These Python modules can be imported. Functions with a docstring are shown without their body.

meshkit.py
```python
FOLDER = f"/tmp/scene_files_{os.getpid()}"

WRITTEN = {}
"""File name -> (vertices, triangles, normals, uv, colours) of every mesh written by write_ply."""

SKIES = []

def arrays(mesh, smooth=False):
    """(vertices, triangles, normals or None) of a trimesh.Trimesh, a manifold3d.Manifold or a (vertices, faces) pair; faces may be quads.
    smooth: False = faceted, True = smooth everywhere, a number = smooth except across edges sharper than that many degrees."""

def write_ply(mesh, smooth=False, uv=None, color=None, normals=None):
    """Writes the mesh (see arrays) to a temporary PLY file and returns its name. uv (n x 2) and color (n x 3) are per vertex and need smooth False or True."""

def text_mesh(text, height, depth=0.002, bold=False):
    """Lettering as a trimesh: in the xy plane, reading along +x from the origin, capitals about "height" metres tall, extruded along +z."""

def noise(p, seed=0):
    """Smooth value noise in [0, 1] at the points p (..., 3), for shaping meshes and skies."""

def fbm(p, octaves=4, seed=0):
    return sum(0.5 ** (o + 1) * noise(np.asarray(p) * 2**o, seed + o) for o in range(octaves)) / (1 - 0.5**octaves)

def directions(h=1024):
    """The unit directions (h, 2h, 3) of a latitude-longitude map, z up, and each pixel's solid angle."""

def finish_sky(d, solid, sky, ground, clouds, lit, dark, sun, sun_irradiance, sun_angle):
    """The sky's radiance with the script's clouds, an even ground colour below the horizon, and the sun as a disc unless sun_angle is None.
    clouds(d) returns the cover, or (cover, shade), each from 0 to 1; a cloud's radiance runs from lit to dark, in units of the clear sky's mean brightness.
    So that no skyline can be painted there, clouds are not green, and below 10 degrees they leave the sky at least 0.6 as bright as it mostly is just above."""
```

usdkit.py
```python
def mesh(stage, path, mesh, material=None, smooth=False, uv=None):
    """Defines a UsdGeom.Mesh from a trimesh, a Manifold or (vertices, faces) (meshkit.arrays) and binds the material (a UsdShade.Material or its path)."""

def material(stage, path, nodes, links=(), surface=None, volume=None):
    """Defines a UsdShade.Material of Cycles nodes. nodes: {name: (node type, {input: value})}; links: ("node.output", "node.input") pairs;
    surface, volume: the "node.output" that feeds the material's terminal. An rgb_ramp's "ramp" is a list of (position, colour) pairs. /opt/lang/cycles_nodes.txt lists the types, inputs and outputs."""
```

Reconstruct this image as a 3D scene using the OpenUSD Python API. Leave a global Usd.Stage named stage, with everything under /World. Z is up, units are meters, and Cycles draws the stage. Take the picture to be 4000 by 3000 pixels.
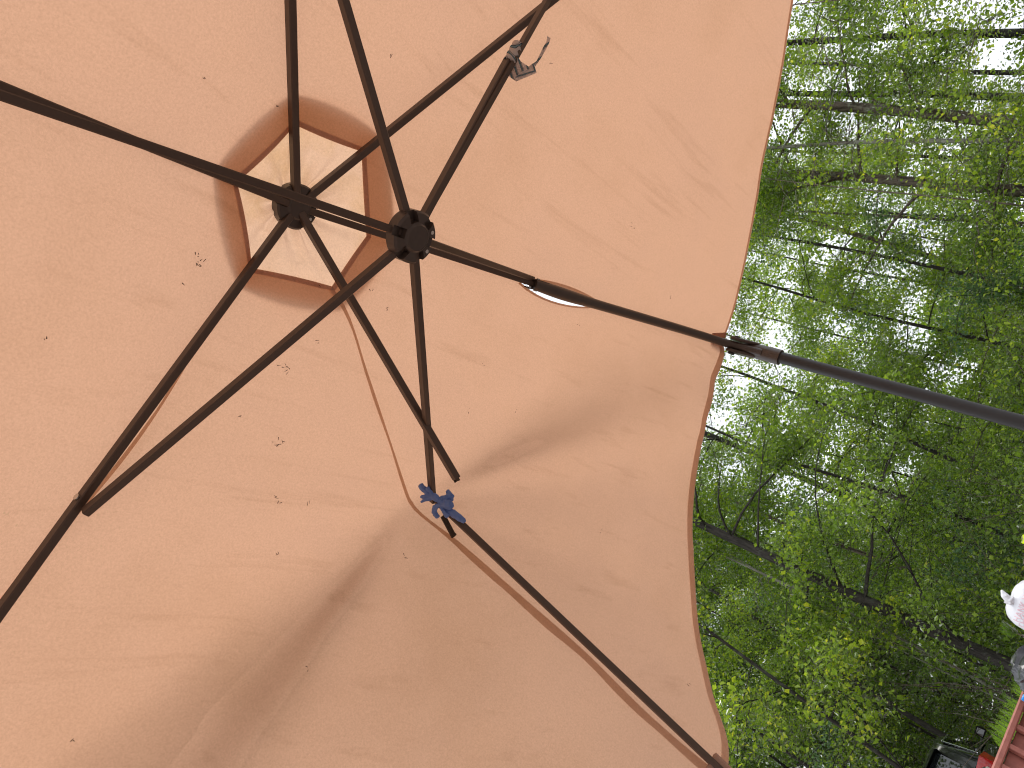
import math, numpy as np, trimesh, manifold3d, usdkit, meshkit
from pxr import Usd, UsdGeom, UsdLux, UsdShade, Gf, Sdf, Vt

stage = Usd.Stage.CreateInMemory()
UsdGeom.SetStageUpAxis(stage, UsdGeom.Tokens.z)
UsdGeom.SetStageMetersPerUnit(stage, 1.0)
UsdGeom.Xform.Define(stage, '/World')
UsdGeom.Scope.Define(stage, '/World/Looks')

# ------------------------------------------------------------------ camera, sky, sun, exposure
F = 2600.0                                            # focal length in pixels of the 4000 x 3000 photograph
EYE = np.array([0.0, 0.0, 1.17])
RIGHT = np.array([0.59791, -0.39114, -0.69965])       # the phone is held on its side, tilted up
DOWN = np.array([0.25411, 0.92033, -0.29735])
FWD = np.array([0.76021, 0.0, 0.64967])
EXPOSURE = 0.50
SUN_AZ, SUN_EL = -48.0, 73.0                          # degrees, azimuth from +x towards +y
SUN_INT, SUN_ANGLE, SKY_STRENGTH = 0.40, 35.0, 0.10

cam = UsdGeom.Camera.Define(stage, '/World/camera')
m = np.eye(4); m[0, :3] = RIGHT; m[1, :3] = -DOWN; m[2, :3] = -FWD; m[3, :3] = EYE
cam.AddTransformOp().Set(Gf.Matrix4d(*m.ravel().tolist()))
cam.CreateHorizontalApertureAttr(36.0); cam.CreateVerticalApertureAttr(27.0)
cam.CreateFocalLengthAttr(36.0 * F / 4000); cam.CreateClippingRangeAttr(Gf.Vec2f(0.05, 500))
cam.CreateExposureAttr(EXPOSURE)

_a, _e = math.radians(SUN_AZ), math.radians(SUN_EL)
S = np.array([math.cos(_a) * math.cos(_e), math.sin(_a) * math.cos(_e), math.sin(_e)])
sky_mat = usdkit.material(stage, '/World/Looks/sky', {
    'tc': ('texture_coordinate', {}),
    'sky': ('sky_texture', {'sky_type': 'single_scattering', 'sun_disc': False, 'sun_elevation': _e, 'sun_rotation': math.atan2(S[0], S[1]), 'sun_size': 0.0093, 'altitude': 100.0}),
    'mp': ('mapping', {'scale': (1.0, 1.0, 2.2)}),
    'n': ('noise_texture', {'scale': 2.2, 'detail': 7.0, 'roughness': 0.6}),
    'r': ('rgb_ramp', {'ramp': [(0.0, (0.72, 0.72, 0.72)), (0.40, (0.84, 0.84, 0.84)), (0.62, (0.97, 0.97, 0.97)), (1.0, (1, 1, 1))]}),
    'b': ('rgb_to_bw', {}),
    'mx': ('mix', {'mix_type': 'mix', 'color2': (9.2, 9.5, 10.0)}),
    'bg': ('background_shader', {'strength': SKY_STRENGTH})},
    [('tc.generated', 'mp.vector'), ('mp.vector', 'n.vector'), ('n.fac', 'r.fac'), ('r.color', 'b.color'), ('b.val', 'mx.fac'), ('sky.color', 'mx.color1'), ('mx.color', 'bg.color')], surface='bg.background')
dome = UsdLux.DomeLight.Define(stage, '/World/sky')
UsdShade.MaterialBindingAPI.Apply(dome.GetPrim()).Bind(sky_mat)
dome.GetPrim().SetCustomDataByKey('kind', 'structure'); dome.GetPrim().SetCustomDataByKey('label', 'bright overcast white sky above the trees')
sun = UsdLux.DistantLight.Define(stage, '/World/sun')
sun.CreateIntensityAttr(SUN_INT); sun.CreateAngleAttr(SUN_ANGLE); sun.CreateNormalizeAttr(True); sun.CreateColorAttr(Gf.Vec3f(1.0, 0.96, 0.90))
sun.AddRotateXYZOp().Set(Gf.Vec3f(0, 90 - SUN_EL, SUN_AZ))

# ------------------------------------------------------------------ helpers
rng = np.random.default_rng(7)
V3 = lambda *a: np.array(a, float)
unit = lambda v: np.asarray(v, float) / np.linalg.norm(v)
def at(px, py, z):            # the point at depth z seen at pixel (px, py) of the photograph
    return EYE + z * ((px - 2000) / F * RIGHT + (py - 1500) / F * DOWN + FWD)
def ad(x, y, z):              # the same, in the 2212 pixel wide preview
    return at(x * 4000 / 2212, y * 4000 / 2212, z)
def ray(px, py):
    return (px - 2000) / F * RIGHT + (py - 1500) / F * DOWN + FWD
def far(px, py, d):           # the point at horizontal distance d
    r = ray(px, py); return EYE + r * d / math.hypot(r[0], r[1])
def at_len(px, py, o, L, farther=True):   # the point on the pixel's ray at distance L from o
    r = ray(px, py); w = EYE - o; a, b, c = r @ r, 2 * r @ w, w @ w - L * L
    q = max(b * b - 4 * a * c, 0) ** 0.5
    return EYE + r * ((-b + q) if farther else (-b - q)) / (2 * a)
def depth(p): return float((p - EYE) @ FWD)

used = {}
def numbered(path):
    n = used.get(path, 0); used[path] = n + 1
    return path if n == 0 else f'{path}_{n:03d}'
def P(o): return str(o.GetPath()) if o is not None else '/World'
def thing(name, label, cat, loc=(0, 0, 0), rotz=0.0, group=None):
    x = UsdGeom.Xform.Define(stage, numbered('/World/' + name))
    x.AddTranslateOp().Set(Gf.Vec3d(*map(float, loc)))
    if rotz: x.AddRotateZOp().Set(float(rotz))
    o = x.GetPrim(); o.SetCustomDataByKey('label', label); o.SetCustomDataByKey('category', cat)
    if group: o.SetCustomDataByKey('group', group)
    return o
def obj(name, mesh, mat, parent=None, smooth=False, label=None, kind=None, loc=None, tone=None):
    path = numbered(P(parent) + '/' + name)
    if loc is not None: mesh = (np.asarray(mesh[0]) - loc, mesh[1]) if isinstance(mesh, tuple) else trimesh.Trimesh(mesh.vertices - loc, mesh.faces, process=False)
    u = usdkit.mesh(stage, path, mesh, mat, smooth=smooth)
    if tone is not None:
        UsdGeom.PrimvarsAPI(u).CreatePrimvar('tone', Sdf.ValueTypeNames.FloatArray, 'vertex').Set(Vt.FloatArray.FromNumpy(np.asarray(tone, np.float32)))
    o = u.GetPrim()
    if label: o.SetCustomDataByKey('label', label)
    if kind: o.SetCustomDataByKey('kind', kind)
    return o
def tag(o, label, cat=None, group=None, kind=None):
    for k, v in (('label', label), ('category', cat), ('group', group), ('kind', kind)):
        if v: o.SetCustomDataByKey(k, v)
    return o
def join(*ms): return trimesh.util.concatenate([x for x in ms if x is not None])
def frame_of(d, up):
    d = unit(d); s = np.cross(d, up); s = unit(s) if np.linalg.norm(s) > 1e-6 else unit(np.cross(d, [1, 0, 0.1])); return d, s, np.cross(s, d)
def bar(a, b, w, h, up=(0, 0, 1), bev=0.12, w2=None, h2=None):      # a rectangular tube with bevelled edges
    a, b = np.asarray(a, float), np.asarray(b, float); d, s, u = frame_of(b - a, np.asarray(up, float))
    w2 = w2 or w; h2 = h2 or h; ring = []
    for c, W, H in ((a, w, h), (b, w2, h2)):
        e = bev * min(W, H)
        for x, y in ((W/2-e, -H/2), (W/2, -H/2+e), (W/2, H/2-e), (W/2-e, H/2), (-W/2+e, H/2), (-W/2, H/2-e), (-W/2, -H/2+e), (-W/2+e, -H/2)):
            ring.append(c + s * x + u * y)
    f = []
    for i in range(8):
        j = (i + 1) % 8; f += [[i, j, 8 + j], [i, 8 + j, 8 + i]]
    for i in range(1, 7): f += [[0, i + 1, i], [8, 8 + i, 8 + i + 1]]
    t = trimesh.Trimesh(np.array(ring), np.array(f), process=False); t.fix_normals(); return t
def tube(pts, radii, n=8, cap=True):
    pts = np.asarray(pts, float); radii = np.broadcast_to(np.asarray(radii, float), (len(pts),))
    tang = np.gradient(pts, axis=0); tang /= np.linalg.norm(tang, axis=1, keepdims=True) + 1e-12
    ref = V3(0, 0, 1) if abs(tang[0][2]) < 0.9 else V3(1, 0, 0)
    u = np.cross(tang, ref); u /= np.linalg.norm(u, axis=1, keepdims=True) + 1e-12; v = np.cross(tang, u)
    th = np.arange(n) * 2 * np.pi / n
    vv = (pts[:, None] + radii[:, None, None] * (np.cos(th)[None, :, None] * u[:, None] + np.sin(th)[None, :, None] * v[:, None])).reshape(-1, 3)
    i = np.arange(len(pts) - 1)[:, None] * n; j = np.arange(n)[None]; k = (j + 1) % n
    f = np.concatenate([np.stack([i + j, i + n + j, i + n + k], -1).reshape(-1, 3), np.stack([i + j, i + n + k, i + k], -1).reshape(-1, 3)])
    if cap:
        L = (len(pts) - 1) * n
        f = np.vstack([f, [[0, q, q + 1] for q in range(1, n - 1)], [[L, L + q + 1, L + q] for q in range(1, n - 1)]])
    return trimesh.Trimesh(vv, f, process=False)
def cyl(a, b, r, n=20): return tube([a, b], r, n)
def disc_cyl(c, axis, r, h, n=28, bev=0.15):                        # a short cylinder with a rounded rim, centred on c
    ax = unit(axis); prof = [(r*(1-bev), -h/2), (r*(1-bev*0.3), -h/2+0.03*h), (r, -h/2+0.15*h), (r, h/2-0.15*h), (r*(1-bev*0.3), h/2-0.03*h), (r*(1-bev), h/2)]
    return tube([np.asarray(c) + ax * z for _, z in prof], [q for q, _ in prof], n)
def smooth_line(pts, n=40):
    from scipy.interpolate import PchipInterpolator
    pts = np.asarray(pts, float); t = np.r_[0, np.cumsum(np.linalg.norm(np.diff(pts, axis=0), axis=1))]; t /= t[-1]
    return PchipInterpolator(t, pts)(np.linspace(0, 1, n))
def grid_faces(a, b):
    i, j = np.meshgrid(np.arange(a - 1), np.arange(b - 1), indexing='ij'); q = i * b + j
    return np.concatenate([np.stack([q, q + 1, q + b + 1], -1).reshape(-1, 3), np.stack([q, q + b + 1, q + b], -1).reshape(-1, 3)])
def strip(A, B, m=2):        # a ribbon between two polylines
    A, B = np.asarray(A), np.asarray(B); t = np.linspace(0, 1, m)[None, :, None]
    return ((A[:, None] * (1 - t) + B[:, None] * t).reshape(-1, 3), grid_faces(len(A), m))

# ------------------------------------------------------------------ materials
L = '/World/Looks/'
def simple(name, col, rough=0.5, metal=0.0, var=0.15, scale=40.0, bump=0.0, coat=0.0, spec=None):
    pr = {'roughness': rough, 'metallic': metal}
    if coat: pr.update(coat_weight=coat, coat_roughness=0.05)
    if spec is not None: pr['specular_ior_level'] = spec
    n = {'tc': ('texture_coordinate', {}), 'n': ('noise_texture', {'scale': scale, 'detail': 6.0, 'roughness': 0.6}),
         'r': ('rgb_ramp', {'ramp': [(0.3, [c * (1 - var) for c in col]), (0.7, [min(1, c * (1 + var)) for c in col])]}), 'p': ('principled_bsdf', pr)}
    l = [('tc.object', 'n.vector'), ('n.fac', 'r.fac'), ('r.color', 'p.base_color')]
    if bump:
        n['b'] = ('bump', {'strength': 1.0, 'distance': bump}); l += [('n.fac', 'b.height'), ('b.normal', 'p.normal')]
    return usdkit.material(stage, L + name, n, l, surface='p.BSDF')
def fabric(name, dif, trans, dirt, dirt_amount, weave=900.0, stain=(0.30, 0.24, 0.12), wrinkle=0.0025, blot=(0.93, 0.915, 0.885), blotscale=2.3):
    # thin woven cloth: reflects a little, lets a good part of the daylight through, with mildew specks and faint stains
    return usdkit.material(stage, L + name, {
        'g': ('geometry', {}),
        'big': ('noise_texture', {'scale': blotscale, 'detail': 5.0, 'roughness': 0.6}),
        'bigr': ('rgb_ramp', {'ramp': [(0.28, blot), (0.52, (1, 1, 1)), (0.75, (0.96, 0.965, 0.985))]}),
        'sp': ('noise_texture', {'scale': 210.0, 'detail': 2.0, 'roughness': 0.5}),
        'spr': ('rgb_ramp', {'ramp': [(0.0, (0, 0, 0)), (0.665, (0, 0, 0)), (0.72, (1, 1, 1))]}),
        'zone': ('noise_texture', {'scale': 3.1, 'detail': 3.0}),
        'zoner': ('rgb_ramp', {'ramp': [(0.45, (0, 0, 0)), (0.68, (1, 1, 1))]}),
        'mz': ('mix', {'mix_type': 'multiply', 'fac': 1.0}),
        'fz': ('mix', {'mix_type': 'multiply', 'fac': 1.0, 'color2': (dirt_amount,) * 3}),
        'fb': ('rgb_to_bw', {}),
        'wv': ('noise_texture', {'scale': weave, 'detail': 2.0, 'roughness': 0.7}),
        'wvr': ('rgb_ramp', {'ramp': [(0.25, (0.90, 0.90, 0.90)), (0.75, (1.06, 1.06, 1.06))]}),
        'mo': ('noise_texture', {'scale': 260.0, 'detail': 3.0, 'roughness': 0.7}), 'mor': ('rgb_ramp', {'ramp': [(0.3, (0.90, 0.895, 0.885)), (0.7, (1.07, 1.075, 1.08))]}),
        'stm': ('mapping', {'rotation': (0.2, 0.1, 0.75), 'scale': (1.6, 30.0, 12.0)}), 'st': ('noise_texture', {'scale': 1.0, 'detail': 4.0, 'roughness': 0.6}), 'str': ('rgb_ramp', {'ramp': [(0.58, (1, 1, 1)), (0.80, (0.86, 0.84, 0.81))]}),
        'bm': ('mix', {'mix_type': 'multiply', 'fac': 1.0}), 'bm2': ('mix', {'mix_type': 'multiply', 'fac': 1.0}),
        'd0': ('mix', {'mix_type': 'multiply', 'fac': 1.0, 'color1': dif}), 't0': ('mix', {'mix_type': 'multiply', 'fac': 1.0, 'color1': trans}),
        'd1': ('mix', {'mix_type': 'multiply', 'fac': 1.0}), 't1': ('mix', {'mix_type': 'multiply', 'fac': 1.0}),
        'd2': ('mix', {'mix_type': 'mix', 'color2': dirt}), 't2': ('mix', {'mix_type': 'mix', 'color2': [c * 0.6 for c in stain]}),
        'wr': ('noise_texture', {'scale': 9.0, 'detail': 5.0, 'roughness': 0.62, 'distortion': 0.8}),
        'bp': ('bump', {'strength': 0.35 if wrinkle < .004 else 0.9, 'distance': wrinkle}), 'bp2': ('bump', {'strength': 0.30, 'distance': 0.0008}),
        'db': ('diffuse_bsdf', {'roughness': 0.3}), 'tb': ('translucent_bsdf', {}), 'add': ('add_closure', {})},
        [('g.position', x + '.vector') for x in ('big', 'sp', 'zone', 'wv', 'wr')] +
        [('g.position', 'mo.vector'), ('mo.fac', 'mor.fac'), ('g.position', 'stm.vector'), ('stm.vector', 'st.vector'), ('st.fac', 'str.fac'), ('bigr.color', 'bm.color1'), ('mor.color', 'bm.color2'), ('bm.color', 'bm2.color1'), ('str.color', 'bm2.color2'), ('big.fac', 'bigr.fac'), ('sp.fac', 'spr.fac'), ('zone.fac', 'zoner.fac'), ('spr.color', 'mz.color1'), ('zoner.color', 'mz.color2'), ('mz.color', 'fz.color1'), ('fz.color', 'fb.color'),
         ('wv.fac', 'wvr.fac'), ('bm2.color', 'd0.color2'), ('bm2.color', 't0.color2'), ('d0.color', 'd1.color1'), ('t0.color', 't1.color1'), ('wvr.color', 'd1.color2'), ('wvr.color', 't1.color2'),
         ('fb.val', 'd2.fac'), ('fb.val', 't2.fac'), ('d1.color', 'd2.color1'), ('t1.color', 't2.color1'), ('d2.color', 'db.color'), ('t2.color', 'tb.color'),
         ('wr.fac', 'bp.height'), ('wv.fac', 'bp2.height'), ('bp.normal', 'bp2.normal'), ('bp2.normal', 'db.normal'), ('bp2.normal', 'tb.normal'), ('db.BSDF', 'add.closure1'), ('tb.BSDF', 'add.closure2')], surface='add.closure')
M = {}
M['canopy'] = fabric('canopy_fabric', (0.30, 0.225, 0.175), (0.350, 0.194, 0.121), (0.20, 0.13, 0.07), 0.30)
M['vent'] = fabric('vent_fabric', (0.35, 0.275, 0.225), (0.415, 0.258, 0.168), (0.16, 0.12, 0.04), 0.75, stain=(0.22, 0.17, 0.05), wrinkle=0.006, blot=(0.88, 0.83, 0.66), blotscale=6.0)
M['hem'] = fabric('hem_fabric', (0.30, 0.235, 0.185), (0.40, 0.262, 0.178), (0.20, 0.13, 0.07), 0.30)
M['frame'] = simple('brown_powder_coat', (0.080, 0.052, 0.038), 0.42, 0.0, 0.10, 300.0, 0.00015)
M['hub'] = simple('dark_brown_plastic', (0.060, 0.044, 0.036), 0.36, 0.0, 0.10, 120.0, 0.0002)
M['pole'] = simple('dark_bronze_coat', (0.018, 0.016, 0.016), 0.5, 0.0, 0.10, 200.0, 0.0001)
M['steel'] = simple('bright_steel', (0.62, 0.60, 0.57), 0.25, 1.0, 0.1)
M['rust'] = simple('broken_rusty_steel', (0.06, 0.040, 0.026), 0.8, 0.0, 0.5, 160.0, 0.001)

exec_parts = True
# ------------------------------------------------------------------ the umbrella: skeleton points
UAX = unit(V3(-0.0643, -0.031, 0.9974))
APEX = V3(0.6915, -0.1766, 2.4827)
HUB = ad(640, 446, 1.357)
RUN = ad(891, 511, 1.161)
#            right(arm)          broken              lower left          left              top                upper right
V_PX = [(797, 512), (722, 622), (548, 582), (516, 395), (642, 270), (787, 328)]
V_Z = [1.483, 1.439, 1.310, 1.225, 1.268, 1.397]
O_PX = [(838, 522), (742, 655), (534, 624), (463, 382), (622, 210), (822, 308)]
Vp = [ad(x, y, z) + UAX * 0.010 for (x, y), z in zip(V_PX, V_Z)]
Jr = [at(2075, 1106, 1.78), None, at(318, 1950, 1.09), at(-487, 140, 0.77), at(1107, -981, 0.93), at(2140, 14, 1.453)]
Js = [at(2072, 1086, 1.77), None, at(356, 1982, 1.082), at(-487, 204, 0.745), at(1055, -981, 0.915), at(2136, 4, 1.44)]
SL = np.mean([np.linalg.norm(Js[k] - RUN) for k in (0, 2, 5)])
RL = np.mean([np.linalg.norm(Jr[k] - HUB) for k in (0, 2, 5)])
Js[1] = at_len(1688, 1925, RUN, SL * 1.0)
END4 = at_len(1783, 1868, HUB, RL * 0.98, True)
TIPS = [at(2845, 1345, 2.32), None, V3(0.186, 1.239, 2.113), V3(-0.761, 0.08, 2.016), V3(-0.232, -1.324, 2.006), V3(1.246, -1.568, 2.094)]
for k in (2, 3, 4, 5): TIPS[k] = Jr[k] + unit(Jr[k] - HUB) * 0.865
TIPS[1] = at_len(2822, 3016, Js[1], 0.93, True)
print('strut', SL, 'rib', RL, 'J1', Js[1], depth(Js[1]), 'END4', END4, depth(END4), 'T1', TIPS[1], depth(TIPS[1]), 'T0T1', np.linalg.norm(TIPS[0] - TIPS[1]), [np.linalg.norm(TIPS[i] - TIPS[(i + 1) % 6]) for i in range(6)])

umb = thing('cantilever_umbrella', 'tan six-panel patio umbrella seen from below with brown ribs and a broken rib', 'umbrella')

# seams of the canopy, from vent to tip, a little above the ribs
def seam(k, n=60):
    if k == 1:
        z0, zk, zt = depth(Vp[1]), depth(Js[1]) + 0.05, depth(TIPS[1]) + 0.012
        px = [(722, 622), (741, 655), (792, 800), (852, 980), (872, 1040), (886, 1078), (906, 1104), (985, 1165), (1120, 1282), (1250, 1395), (1420, 1560), (1567, 1682)]
        d = np.r_[0, np.cumsum(np.hypot(*np.diff(np.array(px, float), axis=0).T))]; ik = 5
        z = np.where(d <= d[ik], z0 + (zk - z0) * d / d[ik], zk + (zt - zk) * (d - d[ik]) / (d[-1] - d[ik]))
        return smooth_line([Vp[1]] + [ad(x, y, zz) for (x, y), zz in zip(px[1:], z[1:])], n)
    t = np.linspace(0, 1, n)[:, None]
    c = Vp[k] * (1 - t) + (TIPS[k] + UAX * 0.024) * t
    if k == 2: c = c + unit(np.cross(UAX, TIPS[2] - HUB)) * -0.024 * np.sin(np.pi * np.clip((t - .04) / .50, 0, 1)) ** 2     # the seam hangs loose beside this rib
    return c
SEAM = [seam(k) for k in range(6)]
KINK = ad(890, 1085, depth(Js[1]) + 0.05)
def hem(k, n=50):
    a, b = SEAM[k][-1], SEAM[(k + 1) % 6][-1]
    t = np.linspace(0, 1, n)
    if k == 0:
        px = np.array([(1577, 742), (1562, 768), (1541, 820), (1522, 895), (1506, 990), (1497, 1080), (1498, 1180), (1506, 1280), (1520, 1390), (1543, 1510), (1572, 1610), (1596, 1690)], float)
    elif k == 5:
        px = np.array([(1768 + 20, -473), (1737, -200), (1705, 0), (1672, 190), (1642, 330), (1606, 550), (1587, 650), (1578, 738)], float)
    else:
        c = a * (1 - t)[:, None] + b * t[:, None]; mid = (Vp[k] + Vp[(k + 1) % 6]) / 2
        return c + ((0.02 if k == 1 else 0.10) * 4 * t * (1 - t))[:, None] * (mid - c)
    d = np.r_[0, np.cumsum(np.hypot(*np.diff(px, axis=0).T))]; d /= d[-1]
    z = depth(a) + (depth(b) - depth(a)) * d
    pts = [a] + [ad(x, y, zz) for (x, y), zz in zip(px[1:-1], z[1:-1])] + [b]
    return smooth_line(pts, n)
HEM = [hem(k) for k in range(6)]
def vent_edge(k, n=50):
    a, b = Vp[k], Vp[(k + 1) % 6]; t = np.linspace(0, 1, n)[:, None]
    c = a * (1 - t) + b * t
    return c - (c - APEX) * 0.06 - (c - APEX) * 0.02 * 4 * t * (1 - t) - UAX * 0.003 * 4 * t * (1 - t)
VE = [vent_edge(k) for k in range(6)]
FOLDS = [  # (panel, direction from the kink towards this preview pixel, width in radians, height): soft tension folds
    (0, (1500, 870), 0.14, -0.036), (0, (1530, 1350), 0.16, 0.014), (1, (560, 1120), 0.20, -0.012), (1, (575, 1600), (0.12, 0.38), -0.058)]
from scipy.ndimage import gaussian_filter
from scipy.interpolate import PchipInterpolator
def sstep(x): x = np.clip(x, 0, 1); return x * x * (3 - 2 * x)
def panel(k, nu=96, nv=96):
    k2 = (k + 1) % 6
    A, B = smooth_line(SEAM[k], nv), smooth_line(SEAM[k2], nv)
    vk = float(np.argmin(np.linalg.norm(smooth_line(SEAM[1], 400) - KINK, axis=1))) / 399
    warp = lambda c, y: PchipInterpolator(np.linspace(0, 1, nv), c)(PchipInterpolator([0, vk, 1], [0, y, 1])(np.linspace(0, 1, nv)))
    if k == 1: B = warp(B, 0.93)
    if k in (0, 5):            # the seam beside the arm gapes open: a slit
        S0 = A if k == 0 else B
        q = S0 - EYE; sx = (q @ RIGHT) / (q @ FWD) * F + 2000
        w = np.clip(1 - ((sx - 2185) / 150) ** 2, 0, 1) ** 0.8
        d = unit(np.cross(S0[-1] - S0[0], UAX))
        S0 += (d * (-1 if k == 0 else 1))[None] * (w * (0.025 if k == 0 else 0.019))[:, None]
        if k == 0: A = warp(A, 0.70)
    C, D = smooth_line(VE[k], nu), smooth_line(HEM[k], nu)
    u = np.linspace(0, 1, nu)[:, None, None]; v = np.linspace(0, 1, nv)[None, :, None]
    Pn = (1 - u) * A[None] + u * B[None] + (1 - v) * C[:, None] + v * D[:, None] - ((1 - u) * (1 - v) * C[0] + u * (1 - v) * C[-1] + (1 - u) * v * D[0] + u * v * D[-1])
    m_ = sstep(np.minimum(np.minimum(u, 1 - u), np.minimum(v, 1 - v)) * 7)                    # cloth rounds off its creases away from the seams
    sm = np.stack([gaussian_filter(Pn[..., q], 3.0, mode='nearest') for q in range(3)], -1); Pn = Pn * (1 - m_) + sm * m_
    nrm = np.cross(np.gradient(Pn, axis=0), np.gradient(Pn, axis=1)); nrm /= np.linalg.norm(nrm, axis=2, keepdims=True) + 1e-9
    nrm *= np.sign((nrm @ UAX).mean())
    edge = (np.sin(np.pi * u) * sstep(v * 5))[..., 0]
    h = edge * (0.014 * (meshkit.fbm(Pn * 4.0, 3, 11 + k) - 0.5) * 2) + edge * (-0.015 if k not in (0, 1) else 0)
    if k in (0, 1):
        r = Pn - KINK; dist = np.linalg.norm(r, axis=2)
        ctr = Pn[nu // 2, nv // 2]; e1 = unit(ctr - KINK); nn = unit(nrm[nu // 2, nv // 2]); e2 = np.cross(nn, e1)
        ang = np.arctan2(r @ e2, r @ e1)
        t1 = rayhit((1000, 1500), ctr, nn) - KINK; t0 = rayhit((530, 1600), ctr, nn) - KINK
        side1 = np.sign(math.sin(math.atan2(t1 @ e2, t1 @ e1) - math.atan2(t0 @ e2, t0 @ e1)))
        for q, pxt, wd, amp in FOLDS:
            if q != k: continue
            tgt = rayhit(pxt, ctr, nn); dv = tgt - KINK; a0 = math.atan2(dv @ e2, dv @ e1)
            da = (ang - a0 + np.pi) % (2 * np.pi) - np.pi
            if isinstance(wd, tuple): wd = np.where(da * side1 > 0, wd[1], wd[0])
            h += amp * sstep(dist / 0.3) * np.exp(-(da / wd) ** 2) * np.sin(np.pi * u[..., 0]) ** .7
        if k == 0:             # gathers near the arm's corner of the hem
            s = np.linspace(0, 1, nu)[:, None]
            h += 0.004 * np.sin(s * 95 + 3 * np.sin(s * 17)) * np.exp(-((s - 0.17) / 0.11) ** 2) * sstep((v[..., 0] - 0.72) / 0.28) ** 1.5
    Pn = Pn + nrm * h[..., None]
    return Pn, nrm
def rayhit(pd, o, n):
    r = ray(pd[0] * 4000 / 2212, pd[1] * 4000 / 2212); return EYE + r * ((o - EYE) @ n) / (r @ n)
names = ['between the arm and the broken rib', 'between the broken rib and the lower left rib', 'left', 'upper left', 'top', 'right']
PAN = []
for k in range(6):
    Pn, nrm = panel(k); PAN.append((Pn, nrm))
    pv = Pn.reshape(-1, 3)
    po = obj('canopy_panel', (pv, grid_faces(*Pn.shape[:2])), M['canopy'], umb, smooth=True)
    if k in (0, 1): po.SetCustomDataByKey('label', 'canopy panel slack and creased towards the broken rib')
    # hem: the folded edge, a second layer just under the cloth
    E = Pn[:, -1]; inner = Pn[:, -1] + (Pn[:, -4] - Pn[:, -1]) / (np.linalg.norm(Pn[:, -4] - Pn[:, -1], axis=1, keepdims=True)) * (0.021 if k in (0, 1) else 0.010)
    dn = nrm[:, -1] * 0.0025
    obj('hem', strip(E - dn, inner - dn, 3), M['hem'], po, smooth=True)
    # binding of the vent opening
    E = Pn[:, 0]; inner = E + (Pn[:, 3] - E) / np.linalg.norm(Pn[:, 3] - E, axis=1, keepdims=True) * 0.011
    obj('vent_binding', strip(E - nrm[:, 0] * 0.002, inner - nrm[:, 0] * 0.002, 3), M['canopy'], po, smooth=True)
    if k in (0, 5):            # the bound lip of the slit
        ed = Pn[0] if k == 0 else Pn[-1]; nx_ = Pn[2] if k == 0 else Pn[-3]; q = ed - EYE; sx = (q @ RIGHT) / (q @ FWD) * F + 2000; ii = np.where((sx > 2010) & (sx < 2350))[0]
        if len(ii) > 2:
            dd_ = unit((nx_ - ed)[ii].mean(0)); obj('slit_binding', strip(ed[ii] - UAX * .002, ed[ii] + dd_ * .009 - UAX * .004, 3), M['hem'], po, smooth=True)
    # seam allowance hanging from the seam
    if k in (1, 2, 4):
        q = SEAM[k]; s = np.linspace(0, 1, len(q)); wid = 0.012 + 0.0025 * np.sin(s * 40 + k)
        side = unit(np.cross(q[-1] - q[0], UAX)) * (-1 if k == 2 else 1)
        if k == 1: wid = wid + 0.012 * np.clip((s - 0.42) * 8, 0, 1); side = -side
        low = q - UAX * (wid * 0.6)[:, None] + side * (wid * 0.8)[:, None] + 0.002 * (meshkit.noise(q * 25, 3)[:, None] - .5)
        obj('seam_allowance', strip(q - UAX * 0.002, low, 3), M['hem'], po, smooth=True)
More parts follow.
